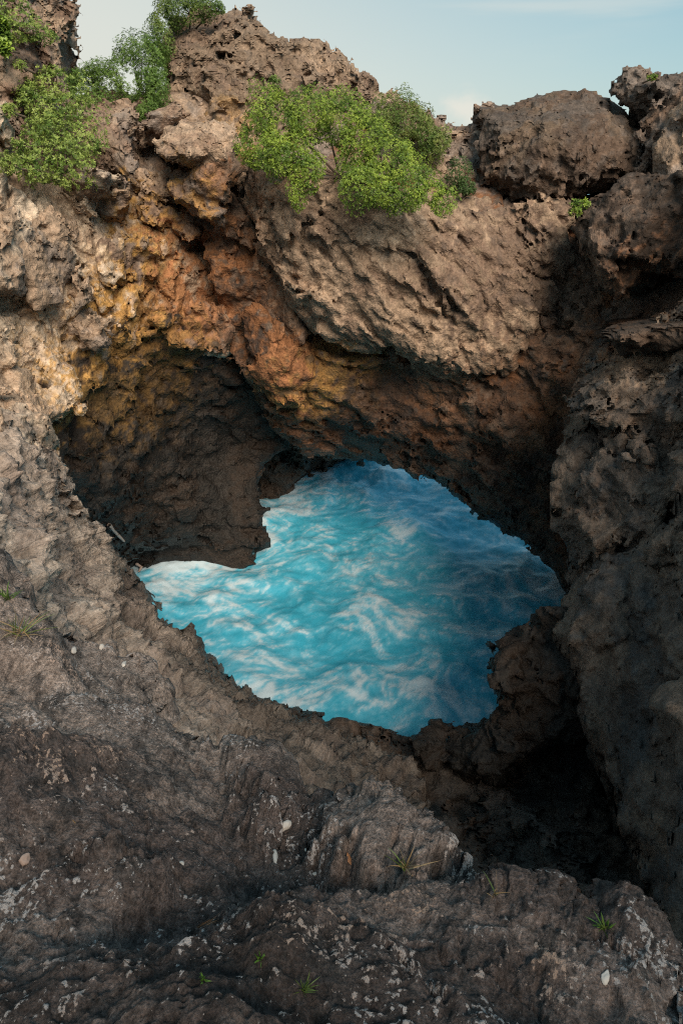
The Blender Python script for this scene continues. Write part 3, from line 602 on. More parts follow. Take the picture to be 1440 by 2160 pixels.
bo = solid('boulder', [(1000, 378), (1000, 398), (1035, 418), (1070, 428), (1135, 426), (1220, 412), (1345, 380), (1362, 340), (1357, 290), (1322, 236), (1282, 206), (1230, 190), (1160, 197), (1110, 210), (1070, 224), (1040, 222), (1015, 228), (1008, 250), (1016, 280), (1008, 330)],
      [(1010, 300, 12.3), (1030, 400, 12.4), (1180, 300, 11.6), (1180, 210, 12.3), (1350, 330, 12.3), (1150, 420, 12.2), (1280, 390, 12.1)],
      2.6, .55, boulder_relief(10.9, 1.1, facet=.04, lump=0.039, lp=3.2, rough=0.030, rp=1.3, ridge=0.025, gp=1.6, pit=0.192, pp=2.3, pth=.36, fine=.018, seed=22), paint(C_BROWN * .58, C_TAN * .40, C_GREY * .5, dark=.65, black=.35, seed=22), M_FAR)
tag(bo, 'big rounded brown boulder with deep pits resting on the arch', 'boulder')
sa = solid('rock_ridge', [(775, 215), (800, 208), (830, 207), (860, 225), (900, 250), (940, 266), (985, 270), (1005, 245), (1025, 228), (1070, 300), (1070, 440), (940, 450), (840, 380), (780, 300)],
      [(790, 230, 14), (860, 260, 13.7), (960, 290, 13.5), (1040, 300, 13.4), (960, 420, 12.7), (860, 380, 12.7), (1060, 430, 12.8)], 1.6, .25, relief(seed=23, **KARST), paint(C_BROWN, C_TAN * .9, C_GREY, seed=23), M_FAR)
tag(sa, 'low rough brown ridge between the shrub and the pitted boulder', 'rock')
j1 = solid('rock', [(1300, 195), (1318, 170), (1335, 155), (1350, 160), (1370, 165), (1405, 180), (1440, 165), (1500, 150), (1580, 140), (1580, 450), (1390, 450), (1360, 370), (1365, 310), (1345, 260), (1310, 212)],
      [(1310, 200, 12.3), (1400, 200, 11.8), (1380, 350, 12), (1440, 300, 11.5), (1680, 200, 10.4), (1680, 420, 10)], 2, .25, relief(seed=24, lump=0.085, rough=0.042, ridge=0.050, crack=.1), paint(C_GREY * .8, C_BROWN, C_DARK, seed=24), M_FAR)
tag(j1, 'dark grey craggy rock with pointed top at the upper right', 'rock')
j2 = solid('rock', [(1402, 310), (1412, 245), (1440, 212), (1500, 200), (1580, 190), (1580, 430), (1430, 420), (1405, 370)],
      [(1410, 280, 11.2), (1440, 260, 10.9), (1430, 390, 11), (1680, 250, 9.6), (1680, 400, 9.5)], 1.2, .3, relief(seed=25, lump=0.065), paint(C_TAN * .8, C_TAN, C_GREY, seed=25), M_FAR)
tag(j2, 'paler lichened rock at the right edge in front of the dark crag', 'rock')
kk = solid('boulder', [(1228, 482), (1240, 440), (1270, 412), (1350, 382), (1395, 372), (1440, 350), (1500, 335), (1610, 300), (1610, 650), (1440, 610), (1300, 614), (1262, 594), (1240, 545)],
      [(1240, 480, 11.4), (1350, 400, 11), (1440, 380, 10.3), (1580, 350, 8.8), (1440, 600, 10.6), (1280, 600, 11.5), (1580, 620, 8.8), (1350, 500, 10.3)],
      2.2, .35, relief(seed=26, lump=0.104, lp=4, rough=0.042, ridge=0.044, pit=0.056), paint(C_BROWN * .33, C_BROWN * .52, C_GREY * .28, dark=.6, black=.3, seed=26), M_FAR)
tag(kk, 'huge dark overhanging boulder wedged against the right end of the arch', 'boulder')

# ------------------------------------------------------------------ FOREGROUND LEDGE (ground)
FG = dict(lump=.026, lp=1.8, rough=.0065, rp=.55, ridge=.004, gp=.6, pit=.009, pp=.20, pth=.40, fine=.0, warp=.03, facet=.075, fp=3.6, facet2=.013, fp2=.9, along=(.72, -.35, -.45), ak=.6)
def fg_relief(seed, cracks=()):
    base = relief(seed=seed, **FG)
    lines = [(np.array([at(x_, y_, c[1]) for x_, y_ in c[0]]), c[2], c[3]) for c in cracks]
    def fn(p):
        o = base(p) + .03 + .004 * samp(TN2, p, .3, 4) - .012 + .04 * samp(TN, p, 3.2, 2)
        wob = .016 * samp(TN2, p, .8, 8)
        for L_, w_, dp in lines:                       # open joints, measured in plan
            d = line_d([(q[0], q[1]) for q in L_], p[:, 0] + wob, p[:, 1] - wob)
            o = o - dp * np.exp(-(d / w_)**4)
        return o.astype(np.float32)
    return fn
PATCH = [(at(x_, y_, t_), r_) for x_, y_, t_, r_ in ((315, 1905, 1.93, .05), (295, 1988, 1.77, .045), (95, 2065, 1.6, .075), (150, 2130, 1.5, .06), (195, 2068, 1.6, .03), (45, 1930, 1.9, .05), (60, 1860, 2.0, .08), (140, 1800, 2.1, .07), (815, 1950, 1.9, .07), (900, 1960, 1.9, .08), (980, 1985, 1.85, .07), (870, 2060, 1.65, .06), (1000, 2090, 1.6, .09), (1180, 2060, 1.7, .07), (1110, 1890, 2.1, .05), (740, 1870, 2.05, .08), (80, 1310, 4.2, .12), (150, 1420, 3.5, .22), (40, 1510, 2.9, .16), (700, 2000, 1.75, .06), (1390, 2040, 1.8, .08))]
def patch(W):
    o = np.zeros(len(W), np.float32)
    for c_, r_ in PATCH: o = np.maximum(o, sstep(np.linalg.norm((W - c_) * [1, .45, .6], axis=1) / r_, 1.25, .3))
    return .30 * o
def fg_paint(seed, lich=1.0, warm=1.0):
    def fn(W, n):
        a = samp(TN, W, 2.3, 3); b = samp(TN2, W, .8, 5); c = samp(TN2, W, .22, 7)
        col_ = lerp(np.broadcast_to(np.array([.130, .102, .095]), W.shape), np.array([.235, .185, .168]), sstep(a + .4 * b, -.2, 1.4))
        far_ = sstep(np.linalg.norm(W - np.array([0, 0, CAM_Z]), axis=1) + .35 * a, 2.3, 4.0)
        col_ = col_ * (.58 + .42 * sstep(np.linalg.norm(W - np.array([0, 0, CAM_Z]), axis=1) + .3 * a + .12 * b, 1.5, 2.3))[:, None]  # darkens toward the viewer: shade along the near edge put into the colour
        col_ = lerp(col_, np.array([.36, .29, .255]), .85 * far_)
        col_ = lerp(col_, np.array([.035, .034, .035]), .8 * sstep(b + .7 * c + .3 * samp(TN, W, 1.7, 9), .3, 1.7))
        m = samp(TN, W, 1.5, 10) + .6 * samp(TN2, W, .55, 6) + .5 * samp(TR, W, .5, 8)
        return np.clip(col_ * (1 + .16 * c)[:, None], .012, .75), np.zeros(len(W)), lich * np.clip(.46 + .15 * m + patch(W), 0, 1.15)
    return fn
LEDGE = [(-170, 1150), (-100, 1140), (0, 1150), (50, 1220), (100, 1290), (200, 1340), (300, 1390), (370, 1480), (420, 1530), (520, 1570), (590, 1590), (630, 1645), (700, 1660), (780, 1648), (820, 1665), (860, 1690), (900, 1740), (960, 1790), (1020, 1830), (1080, 1860), (1150, 1865), (1215, 1872), (1290, 1848), (1340, 1870), (1440, 1945), (1560, 2010), (1610, 2120), (1610, 2460), (-170, 2460)]
CR = [([(835, 2010), (860, 2070), (880, 2120), (910, 2180)], 1.66, .012, .07), ([(1255, 1985), (1290, 2040), (1335, 2100)], 1.85, .010, .05), ([(640, 1690), (700, 1760), (735, 1800)], 2.5, .014, .04), ([(380, 1520), (460, 1640), (540, 1730), (600, 1780)], 2.9, .016, .05), ([(60, 1500), (220, 1600), (400, 1700), (560, 1850), (700, 1900)], 2.5, .010, .03), ([(560, 1900), (760, 1960), (960, 2060), (1100, 2150)], 1.75, .008, .03), ([(960, 1830), (1010, 1900), (1100, 1990)], 2.1, .010, .04), ([(100, 1850), (260, 1960), (420, 2110)], 1.8, .008, .03)]
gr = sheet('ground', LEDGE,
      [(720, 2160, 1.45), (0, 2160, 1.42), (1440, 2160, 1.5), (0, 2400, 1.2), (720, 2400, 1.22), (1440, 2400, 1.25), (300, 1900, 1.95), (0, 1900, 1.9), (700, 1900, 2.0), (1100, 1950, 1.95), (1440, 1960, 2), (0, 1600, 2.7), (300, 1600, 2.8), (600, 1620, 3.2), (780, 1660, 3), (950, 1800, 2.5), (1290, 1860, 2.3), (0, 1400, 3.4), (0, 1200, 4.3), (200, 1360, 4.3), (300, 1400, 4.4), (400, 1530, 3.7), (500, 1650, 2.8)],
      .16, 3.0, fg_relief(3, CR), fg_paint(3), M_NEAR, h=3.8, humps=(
          ([(420, 1550), (520, 1560), (600, 1560), (650, 1645), (628, 1700), (604, 1765), (545, 1725), (470, 1640)], .10),
          ([(640, 1720), (680, 1666), (740, 1640), (790, 1630), (880, 1688), (945, 1762), (985, 1806), (900, 1890), (760, 1870), (700, 1800)], .13),
          ([(1010, 1820), (1080, 1840), (1190, 1850), (1226, 1930), (1258, 1995), (1190, 2060), (1060, 2010), (1000, 1920)], .05),
          ([(1232, 1880), (1290, 1830), (1360, 1860), (1460, 1940), (1600, 2022), (1640, 2120), (1345, 2110), (1268, 1990)], .07),
          ([(868, 2040), (960, 1990), (1080, 2020), (1180, 2080), (1250, 2180), (1000, 2220), (925, 2190), (893, 2120)], .04),
          ([(-200, 1930), (60, 1880), (240, 1960), (330, 2080), (200, 2200), (-200, 2200)], .04),
          ([(-200, 1600), (120, 1640), (330, 1700), (380, 1790), (250, 1850), (-200, 1800)], .05),
          ([(380, 1880), (560, 1830), (740, 1900), (800, 2000), (640, 2060), (450, 2000)], .04)))
tag(gr, kind='structure')
xs_ = np.linspace(-16, 16, 130); ys_ = np.linspace(-14, .62, 70)
px2, py2 = np.meshgrid(xs_, ys_, indexing='ij')
z0 = 7.86 + 4.2 * sstep(-py2, 1.3, 3.8) + .9 * sstep(-py2, 4, 12) + 1.2 * sstep(np.abs(px2), 3, 9) * sstep(-py2, -.6, 2)  # unseen bank behind the viewer, shaped to shade the near ledge
pp = np.stack([px2.ravel(), py2.ravel(), z0.ravel()], 1).astype(np.float32)
pp[:, 2] += (.07 * samp(TN, pp, 6, 2) + .10 * samp(WT, pp, 7, 3) + .05 * samp(TN2, pp, 2.5, 4)) * sstep(-pp[:, 1], -.6, 1.5)
i2 = np.arange(130 * 70).reshape(130, 70)
q2 = np.stack([i2[:-1, :-1], i2[1:, :-1], i2[1:, 1:], i2[:-1, 1:]], -1).reshape(-1, 4)
# and its drop into the cove on both sides of the frame
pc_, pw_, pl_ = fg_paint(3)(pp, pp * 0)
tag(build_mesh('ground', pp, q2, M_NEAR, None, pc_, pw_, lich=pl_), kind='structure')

# the land goes on beyond both sides of the picture, and the gully closes under the ledge
bpy.context.view_layer.update()
DG0 = bpy.context.evaluated_depsgraph_get()
def land(name, rows, pfn, mat, amp, flip):
    G_ = np.array(rows, float); a_, b_ = G_.shape[:2]
    V_ = G_.reshape(-1, 3); k_ = np.repeat(np.arange(a_), b_) * 0 + np.tile(np.arange(b_), a_)
    w_ = np.clip(k_ / 3., 0, 1)
    V_ = V_ + (amp * w_ * (samp(TN, V_, 5, 2) + .8 * samp(WT, V_, 6, 3) + .3 * samp(TN2, V_, 2.2, 4)))[:, None] * np.array([.3, -.3, .6])
    i_ = np.arange(a_ * b_).reshape(a_, b_)
    Q_ = np.stack([i_[:-1, :-1], i_[1:, :-1], i_[1:, 1:], i_[:-1, 1:]], -1).reshape(-1, 4)
    if flip: Q_ = Q_[:, ::-1]
    g_ = pfn(V_.astype(np.float32), V_)
    NTRI[0] += 2 * len(Q_)
    o_ = build_mesh(name, V_, Q_, mat, None, g_[0], g_[1], lich=g_[2] if len(g_) > 2 else None)
    tag(o_, kind='structure'); return o_
def side(px, sx, y0, y1):
    rows = []
    for py in range(y0, y1, 14):
        o = np.array([0, 0, CAM_Z]); d = at(px, py, 1.) - o
        ok, loc, *_ = scene.ray_cast(DG0, o.tolist(), d.tolist())
        if not ok or loc.z < -.5: continue
        H_ = np.array(loc) + d * .05
        rows.append([H_ + np.array([sx * u, .12 * u, .10 * u]) for u in np.r_[0, .08, .2, .4, .7, 1.1, 1.6, 2.2, 3, 4, 5.5, 7.5, 10]])
    return rows
land('ground', side(-135, -1, 30, 2310), paint(C_GREY * .9, C_TAN * .9, C_BROWN * .8, dark=.6, stains=False, seed=41), M_MID, .28, False)
land('ground', side(1570, 1, 230, 2310), paint(seed=42, stains=False, **DARKW), M_MID, .26, True)
AA = [at(*q) + [0, .5, .1] for q in ((300, 1440, 7.6), (420, 1560, 7.4), (560, 1690, 8.4), (800, 1770, 8.9), (1000, 1890, 8.1), (1200, 1950, 7.7), (1470, 2030, 6.8), (1640, 2100, 5))]
BB = [at(*q) - [0, .12, .45] for q in ((230, 1400, 4.2), (400, 1560, 3.5), (560, 1620, 3.1), (780, 1690, 2.85), (950, 1830, 2.35), (1180, 1900, 2.15), (1420, 1970, 1.95), (1640, 2150, 1.55))]
AA, BB = np.array(AA), np.array(BB); AA[:3, 2] -= (1.3, 1.3, .5); BB[:3, 2] -= (.9, .7, .3); q_ = np.linspace(0, 7, 60)
AA = np.stack([np.interp(q_, np.arange(8), AA[:, c]) for c in range(3)], 1); BB = np.stack([np.interp(q_, np.arange(8), BB[:, c]) for c in range(3)], 1)
land('slope', [[AA[i] * (1 - f) + BB[i] * f - np.array([0, 0, 1.6 * math.sin(math.pi * f)]) for f in np.linspace(0, 1, 24)] for i in range(60)], paint(C_BROWN * 1.1, C_GREY, C_DARK * 1.5, stains=False, seed=43), M_MID, .10, True)

# ------------------------------------------------------------------ WATER
def lic_foam(x0, x1, y0, y1, st):
    nx, ny = int((x1 - x0) / st), int((y1 - y0) / st)
    xs = x0 + (np.arange(nx)) * st; ys = y0 + np.arange(ny) * st
    gx, gy = np.meshgrid(xs, ys, indexing='ij')
    p3 = np.stack([gx.ravel(), gy.ravel(), np.zeros(gx.size)], 1)
    def S(T, per, rot, z=0.): 
        q = p3.copy(); q[:, 2] = z; return samp(T, q, per, rot).reshape(nx, ny)
    def flow(a0, amp, per, rot):
        an = a0 + amp * S(TN, per, rot) + .25 * S(TN, 4.5, rot + 1)
        return np.cos(an).astype(np.float32), np.sin(an).astype(np.float32)
    def smear(src, steps, fl):
        vx, vy = fl
        acc = src.copy(); cnt = 1
        for sg in (1, -1):
            X_, Y_ = np.meshgrid(np.arange(nx, dtype=np.float32), np.arange(ny, dtype=np.float32), indexing='ij')
            for k in range(steps):
                xi = np.clip(X_.astype(np.int32), 0, nx - 1); yi = np.clip(Y_.astype(np.int32), 0, ny - 1); q = xi * ny + yi
                X_ += sg * vx.ravel().take(q); Y_ += sg * vy.ravel().take(q)
                xi = np.clip(X_.astype(np.int32), 0, nx - 1); yi = np.clip(Y_.astype(np.int32), 0, ny - 1)
                acc += src.ravel().take(xi * ny + yi); cnt += 1
        l = acc / cnt; return (l - l.mean()) / l.std()
    fx, fy = flow(.2, .9, 10, 1)
    def warped(T, per, rot, amt):
        n1 = S(TN2, 2.4, rot + 2).ravel(); n2 = S(TN, 5, rot + 3).ravel()
        q = p3.copy(); q[:, 0] += amt * (fx.ravel() * n1 + .6 * n2); q[:, 1] += amt * (fy.ravel() * n1 - .6 * n2)
        return samp(T, q, per, rot).reshape(nx, ny)
    l = smear(S(TN2, 1.5, 4) + .6 * S(TN2, .6, 5), 7, (fx, fy))
    l2 = smear(warped(TN, 4.5, 9, .5) , 6, flow(-.3, .9, 8, 3))
    l3 = smear(S(TN2, .8, 6), 6, flow(1.0, .9, 7, 6))
    fil = np.exp(-(smear(warped(TN2, 3.4, 5, .35), 5, (fx, fy)) / .22)**2) + .7 * np.exp(-(smear(warped(TN2, 2.0, 2, .3), 4, flow(.6, .9, 9, 2)) / .25)**2)
    big = S(TN, 7.5, 7)
    foam = .75 * (fil - .45) + l * .45 + l2 * .45 + l3 * .36 + big * .32 + .12
    for px_, py_, r_, k_ in ((370, 1210, .9, 1.3), (430, 1200, .8, 1.0), (330, 1240, .6, 1.2), (620, 1055, .9, .9), (1120, 1260, 1.2, .7), (900, 1430, 1.0, .6), (760, 1000, 1.2, .5)):
        d_ = at(px_, py_, 1.) - np.array([0, 0, CAM_Z]); c_ = -CAM_Z / d_[2] * d_
        foam += .36 * k_ * np.exp(-((gx - c_[0])**2 + (gy - c_[1])**2) / r_**2)
    return xs, ys, foam, big, l2
xs, ys, foam, bigw, licv = lic_foam(-6.5, 7, 7, 31, .045)
hgt = .07 * bigw + .006 * licv
far = np.array([60, 150, 400, 1200, 4000, 9000.])
def axis(a):
    return np.r_[a[0] - far[::-1], a, a[-1] + far]
ax_, ay_ = axis(xs), axis(ys)
gx, gy = np.meshgrid(ax_, ay_, indexing='ij')
pad = len(far)
Fm = np.pad(foam, pad, mode='edge') * 1.0; Hm = np.pad(hgt, pad); 
fadx = np.minimum(1, np.minimum(np.arange(len(ax_)), np.arange(len(ax_))[::-1]) / 30. )[:, None]; 
V = np.stack([gx.ravel(), gy.ravel(), (Hm).ravel()], 1)
nxx, nyy = gx.shape
ii = np.arange(nxx * nyy).reshape(nxx, nyy)
Q = np.stack([ii[:-1, :-1], ii[1:, :-1], ii[1:, 1:], ii[:-1, 1:]], -1).reshape(-1, 4)
from mathutils.kdtree import KDTree
edge_pts = []
for o_ in list(COL.objects):
    if o_.type == 'MESH' and o_.name.split('.')[0] in ('cave_wall', 'slope', 'arch_vault', 'rock_spur', 'wall_face', 'rock_block'):
        c_ = np.empty(len(o_.data.vertices) * 3, np.float32); o_.data.vertices.foreach_get('co', c_); c_ = c_.reshape(-1, 3)
        edge_pts.append(c_[np.abs(c_[:, 2]) < .12][::2])
edge_pts = np.concatenate(edge_pts); kd = KDTree(len(edge_pts))
for i_, c_ in enumerate(edge_pts): kd.insert((c_[0], c_[1], 0), i_)
kd.balance()
cx_, cy_ = xs[::4], ys[::4]
dd = np.array([[kd.find((x_, y_, 0))[2] for y_ in cy_] for x_ in cx_])
ix, iy = np.arange(len(xs)) / 4, np.arange(len(ys)) / 4
i0, j0 = np.minimum(ix.astype(int), len(cx_) - 2), np.minimum(iy.astype(int), len(cy_) - 2); fx_, fy_ = (ix - i0)[:, None], (iy - j0)[None]
dd = (dd[i0][:, j0] * (1 - fx_) + dd[i0 + 1][:, j0] * fx_) * (1 - fy_) + (dd[i0][:, j0 + 1] * (1 - fx_) + dd[i0 + 1][:, j0 + 1] * fx_) * fy_
Fm[pad:-pad, pad:-pad] += .95 * np.exp(-(dd / (.22 + .10 * licv))**2) + .25 * np.exp(-(dd / .8)**2)
fm = Fm.ravel()
deep = np.array([.045, .38, .56]); mid_ = np.array([.11, .47, .66]); fo = np.array([.62, .75, .85])
wc = lerp(np.broadcast_to(deep, V.shape), mid_, sstep(fm, -1.6, .2)); wc = lerp(wc, fo, .88 * sstep(fm, -.35, 2.1)**1.15)
mw, nt, b = new_mat('sea_water')
ca = nt.nodes.new('ShaderNodeAttribute'); ca.attribute_name = 'Col'; nt.links.new(ca.outputs['Color'], b.inputs['Base Color'])
b.inputs['Roughness'].default_value = .35; b.inputs['IOR'].default_value = 1.33; b.inputs['Specular IOR Level'].default_value = .35
NTRI[0] += 2 * len(Q)
wat = build_mesh('water', V, Q, mw, None, wc)
tag(wat, kind='structure')

# ------------------------------------------------------------------ SHRUBS
def leaf_material(name, c1, c2, c3):
    m, nt, b = new_mat(name); N, L = nt.nodes, nt.links
    a = N.new('ShaderNodeAttribute'); a.attribute_name = 'Col'
    L.new(a.outputs['Color'], b.inputs['Base Color']); b.inputs['Roughness'].default_value = .45; b.inputs['Specular IOR Level'].default_value = .35
    tr = N.new('ShaderNodeBsdfTranslucent'); L.new(a.outputs['Color'], tr.inputs['Color'])
    ms = N.new('ShaderNodeMixShader'); ms.inputs[0].default_value = .25
    out = [n for n in N if n.type == 'OUTPUT_MATERIAL'][0]
    L.new(b.outputs[0], ms.inputs[1]); L.new(tr.outputs[0], ms.inputs[2]); L.new(ms.outputs[0], out.inputs['Surface'])
    return m
M_LEAF = leaf_material('leaf_green', 0, 0, 0)
m_st, _, b_ = new_mat('shrub_stem'); b_.inputs['Base Color'].default_value = (.12, .085, .06, 1); b_.inputs['Roughness'].default_value = .9
def tubes(name, segs, mat, parent):
    """segs: (p0, p1, r0, r1)"""
    Vs, Qs = [], []; n = 5
    for p0, p1, r0, r1 in segs:
        p0, p1 = np.asarray(p0, float), np.asarray(p1, float); d = p1 - p0; d /= np.linalg.norm(d) + 1e-9
        u = np.cross(d, [.3, .5, .81]); u /= np.linalg.norm(u) + 1e-9; v = np.cross(d, u)
        b0 = sum(len(q) for q in Vs)
        an = np.arange(n) * 2 * math.pi / n; ring = np.cos(an)[:, None] * u + np.sin(an)[:, None] * v
        Vs.append(np.r_[p0 + ring * r0, p1 + ring * r1])
        for k in range(n): Qs.append([b0 + k, b0 + (k + 1) % n, b0 + n + (k + 1) % n, b0 + n + k])
    V_, Q_ = np.concatenate(Vs), np.asarray(Qs); NTRI[0] += 2 * len(Q_)
    return build_mesh(name, V_, Q_, mat, parent)
def shrub(name, blobs, label, group=None, leaf=.031, dens=1500, fwd=.42, tint=(.15, .235, .03), tint2=(.25, .34, .05), shade=(.07, .13, .022), seed=0, stems=7, name2='foliage', depth=.34):
    """blobs: (px, py, t, radius across m, radius up m, radius deep m)"""
    r = np.random.default_rng(seed)
    cen = np.array([at(q[0], q[1], q[2] - fwd) for q in blobs]); rad = np.array([[q[3], q[5], q[4]] for q in blobs])
    base = cen.mean(0) - [0, -.55, rad[:, 2].mean() * .7]
    root = empty(name, base)
    P, Nn = [], []
    for i in range(len(blobs)):
        a, b_, c_ = rad[i]; area = 4 * math.pi * ((a * b_)**1.6 / 3 + (a * c_)**1.6 / 3 + (b_ * c_)**1.6 / 3)**(1 / 1.6)
        n = int(area * dens)
        d = r.standard_normal((n, 3)); d /= np.linalg.norm(d, axis=1)[:, None]
        keep = (d[:, 1] < .35) | (d[:, 2] > .3)
        d = d[keep]
        p = cen[i] + d * rad[i]
        p += d * (.07 * samp(TN, p, 1.7, 3)[:, None] + .05 * samp(TN, p, 4, 5)[:, None]) * min(1, rad[i].min() / .4)
        p -= d * (r.random((len(p), 1))**1.7) * min(depth, rad[i].min() * .7)
        inside = np.zeros(len(p), bool)
        for j in range(len(blobs)):
            if j != i: inside |= (((p - cen[j]) / (rad[j] * .82))**2).sum(1) < 1
        p, d = p[~inside], d[~inside]
        nn = d / rad[i]; nn /= np.linalg.norm(nn, axis=1)[:, None]
        P.append(p); Nn.append(nn)
    P, Nn = np.concatenate(P), np.concatenate(Nn)
    cl_ = samp(TN2, P, 1.9, 6)
    k = cl_ > -2.4; P, Nn, cl_ = P[k], Nn[k], cl_[k]
    # rosettes: six leaves round an outward axis
    L6 = 4; n = len(P)
    axv = Nn * .75 + np.array([0, -.1, .55]) + .35 * r.standard_normal((n, 3)); axv /= np.linalg.norm(axv, axis=1)[:, None]
    u = np.cross(axv, r.standard_normal((n, 3))); u /= np.linalg.norm(u, axis=1)[:, None]; v = np.cross(axv, u)
    verts, cols = [], []
    tone = np.clip(.5 + .33 * cl_ + .22 * r.standard_normal(n), 0, 1)
    cbase = np.asarray(shade) + (np.asarray(tint) - np.asarray(shade)) * np.clip(tone * 2, 0, 1)[:, None] + (np.asarray(tint2) - np.asarray(tint)) * np.clip(tone * 2 - 1, 0, 1)[:, None]
    for q in range(L6):
        an = q * 2 * math.pi / L6 + r.normal(0, .3, n)
        dirv = np.cos(an)[:, None] * u + np.sin(an)[:, None] * v
        lift = r.uniform(.25, .9, n)[:, None]
        dv = dirv + axv * lift; dv /= np.linalg.norm(dv, axis=1)[:, None]
        sd_ = np.cross(dv, axv); sd_ /= np.linalg.norm(sd_, axis=1)[:, None]
        ln = leaf * r.uniform(.7, 1.25, n)[:, None]; w_ = ln * .24
        mid = P + dv * ln * .62
        verts.append(np.stack([P, mid + sd_ * w_, P + dv * ln - axv * ln * .12, mid - sd_ * w_], 1))
        cq = cbase * r.uniform(.8, 1.25, n)[:, None]
        cols.append(np.repeat(cq[:, None], 4, 1))
    V_ = np.concatenate(verts).reshape(-1, 3); C_ = np.concatenate(cols).reshape(-1, 3)
    Q_ = np.arange(len(V_)).reshape(-1, 4); NTRI[0] += 2 * len(Q_)
    fo_ = build_mesh(name2, V_, Q_, M_LEAF, root, C_, smooth=False)
    fo_['kind'] = 'stuff'
    segs = []
    pick = r.choice(len(P), min(stems * 4, len(P)), replace=False)
    for q in pick:
        i = np.argmin(np.linalg.norm(cen - P[q], axis=1)); a0 = cen[i] - [0, 0, rad[i][2] * .4]
        P_q = cen[i] + (P[q] - cen[i]) * .55; m_ = (a0 + P_q) / 2 + r.normal(0, .05, 3)
        segs += [(a0, m_, .014, .010), (m_, P_q, .010, .005)]
    for i in range(len(blobs)): segs.append((base, cen[i] + [0, rad[i][1] * .3, -rad[i][2] * .3], .022, .010))
    tubes('stem', segs, m_st, root)
    tag(root, label, 'shrub', group)
    return root
shrub('shrub', [(565, 270, 11.4, .42, .5, .5), (620, 255, 11.4, .5, .45, .5), (690, 248, 11.4, .5, .42, .5), (600, 325, 11.1, .46, .36, .4), (650, 362, 10.95, .26, .28, .25), (625, 405, 11.0, .14, .24, .15), (745, 275, 11.3, .45, .45, .5), (785, 325, 11.15, .5, .48, .5), (770, 385, 10.9, .36, .30, .35), (835, 350, 11.15, .45, .42, .45), (830, 410, 10.9, .42, .26, .3), (880, 400, 11.0, .42, .34, .35), (920, 420, 11.0, .26, .24, .25), (530, 300, 11.5, .24, .42, .3)],
      'large bright green cushion shrub spilling over the arch top', seed=1)
shrub('shrub', [(830, 245, 13.4, .45, .35, .4), (875, 275, 13.2, .5, .4, .4), (915, 300, 13.0, .35, .35, .35)], 'duller green shrub on the ridge behind the large cushion shrub', seed=2, tint=(.12, .17, .04), tint2=(.17, .21, .05))
shrub('shrub', [(110, 165, 11.6, .25, .25, .3), (125, 215, 11.6, .55, .45, .4), (140, 270, 11.4, .6, .5, .4), (100, 310, 11.0, .4, .4, .4), (130, 345, 10.9, .5, .35, .35), (70, 345, 10.6, .25, .25, .3), (70, 210, 11.3, .3, .25, .3)], 'pale green mat shrub hanging down the left cliff face', seed=3, tint=(.18, .255, .055), tint2=(.25, .32, .08), leaf=.05, dens=380)
shrub('shrub', [(175, 185, 14.0, .4, .35, .4), (215, 195, 14.0, .5, .4, .4), (250, 175, 14.0, .5, .5, .5), (290, 155, 14.1, .6, .6, .6), (325, 150, 13.9, .35, .65, .5), (325, 200, 13.6, .32, .5, .4), (305, 240, 13.4, .26, .25, .3), (200, 165, 14.3, .4, .25, .3)], 'dark green bush in the gap left of the pitted pinnacle', seed=4, tint=(.085, .16, .03), tint2=(.12, .20, .04), dens=1500)
shrub('shrub', [(340, 80, 14.6, .3, .5, .4), (360, 30, 14.5, .35, .4, .4), (400, 15, 14.3, .5, .25, .4), (445, 18, 14.2, .3, .16, .3)], 'green shrub capping the top of the pitted pinnacle', seed=5, tint=(.10, .16, .035), tint2=(.14, .20, .04))
shrub('shrub', [(20, 35, 11.1, .3, .3, .3), (50, 60, 11.2, .3, .18, .25), (85, 78, 11.5, .28, .12, .2)], 'light green shrub on a shelf of the left rock tower', seed=6, tint=(.18, .255, .055), tint2=(.25, .32, .08), dens=380, leaf=.05)
for i_, (px_, py_, t_, r_, lb_) in enumerate(((20, 345, 9.6, .16, 'small round green shrub low on the pale left wall'), (38, 303, 9.9, .1, 'tiny green tuft shrub left of the hanging mat shrub'), (18, 230, 10.0, .13, 'small green shrub at the left edge above the pale wall'), (42, 137, 10.6, .09, 'tiny green shrub on bare rock above the hanging mat shrub'))):
    shrub('shrub', [(px_, py_, t_, r_, r_ * .8, r_)], lb_, seed=30 + i_, tint=(.18, .255, .055), tint2=(.25, .32, .08), stems=3, fwd=.1)
shrub('shrub', [(1375, 163, 11.8, .12, .08, .1)], 'low green shrub on top of the dark pointed rock', seed=40, stems=3, fwd=.1)
shrub('shrub', [(580, 180, 13.2, .14, .2, .1), (590, 200, 13.0, .14, .12, .1)], 'wispy green shrub on the face of the pitted pinnacle', seed=41, stems=4, fwd=.3, tint=(.13, .19, .045))
shrub('shrub', [(3, 65, 10.6, .12, .2, .15), (8, 100, 10.5, .1, .1, .1)], 'bright yellow-green shrub cut by the upper left edge', seed=42, stems=4, fwd=.2, leaf=.08, tint=(.2, .3, .04), tint2=(.25, .36, .05))
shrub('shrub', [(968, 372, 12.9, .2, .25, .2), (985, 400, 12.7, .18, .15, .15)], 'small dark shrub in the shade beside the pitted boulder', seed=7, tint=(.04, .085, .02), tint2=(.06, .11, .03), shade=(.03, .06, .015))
shrub('shrub', [(1215, 440, 11.8, .15, .14, .15), (1230, 430, 11.8, .13, .1, .15)], 'tiny bright green shrub in the crack at the right end of the arch top', seed=8, leaf=.05, dens=420, stems=4)

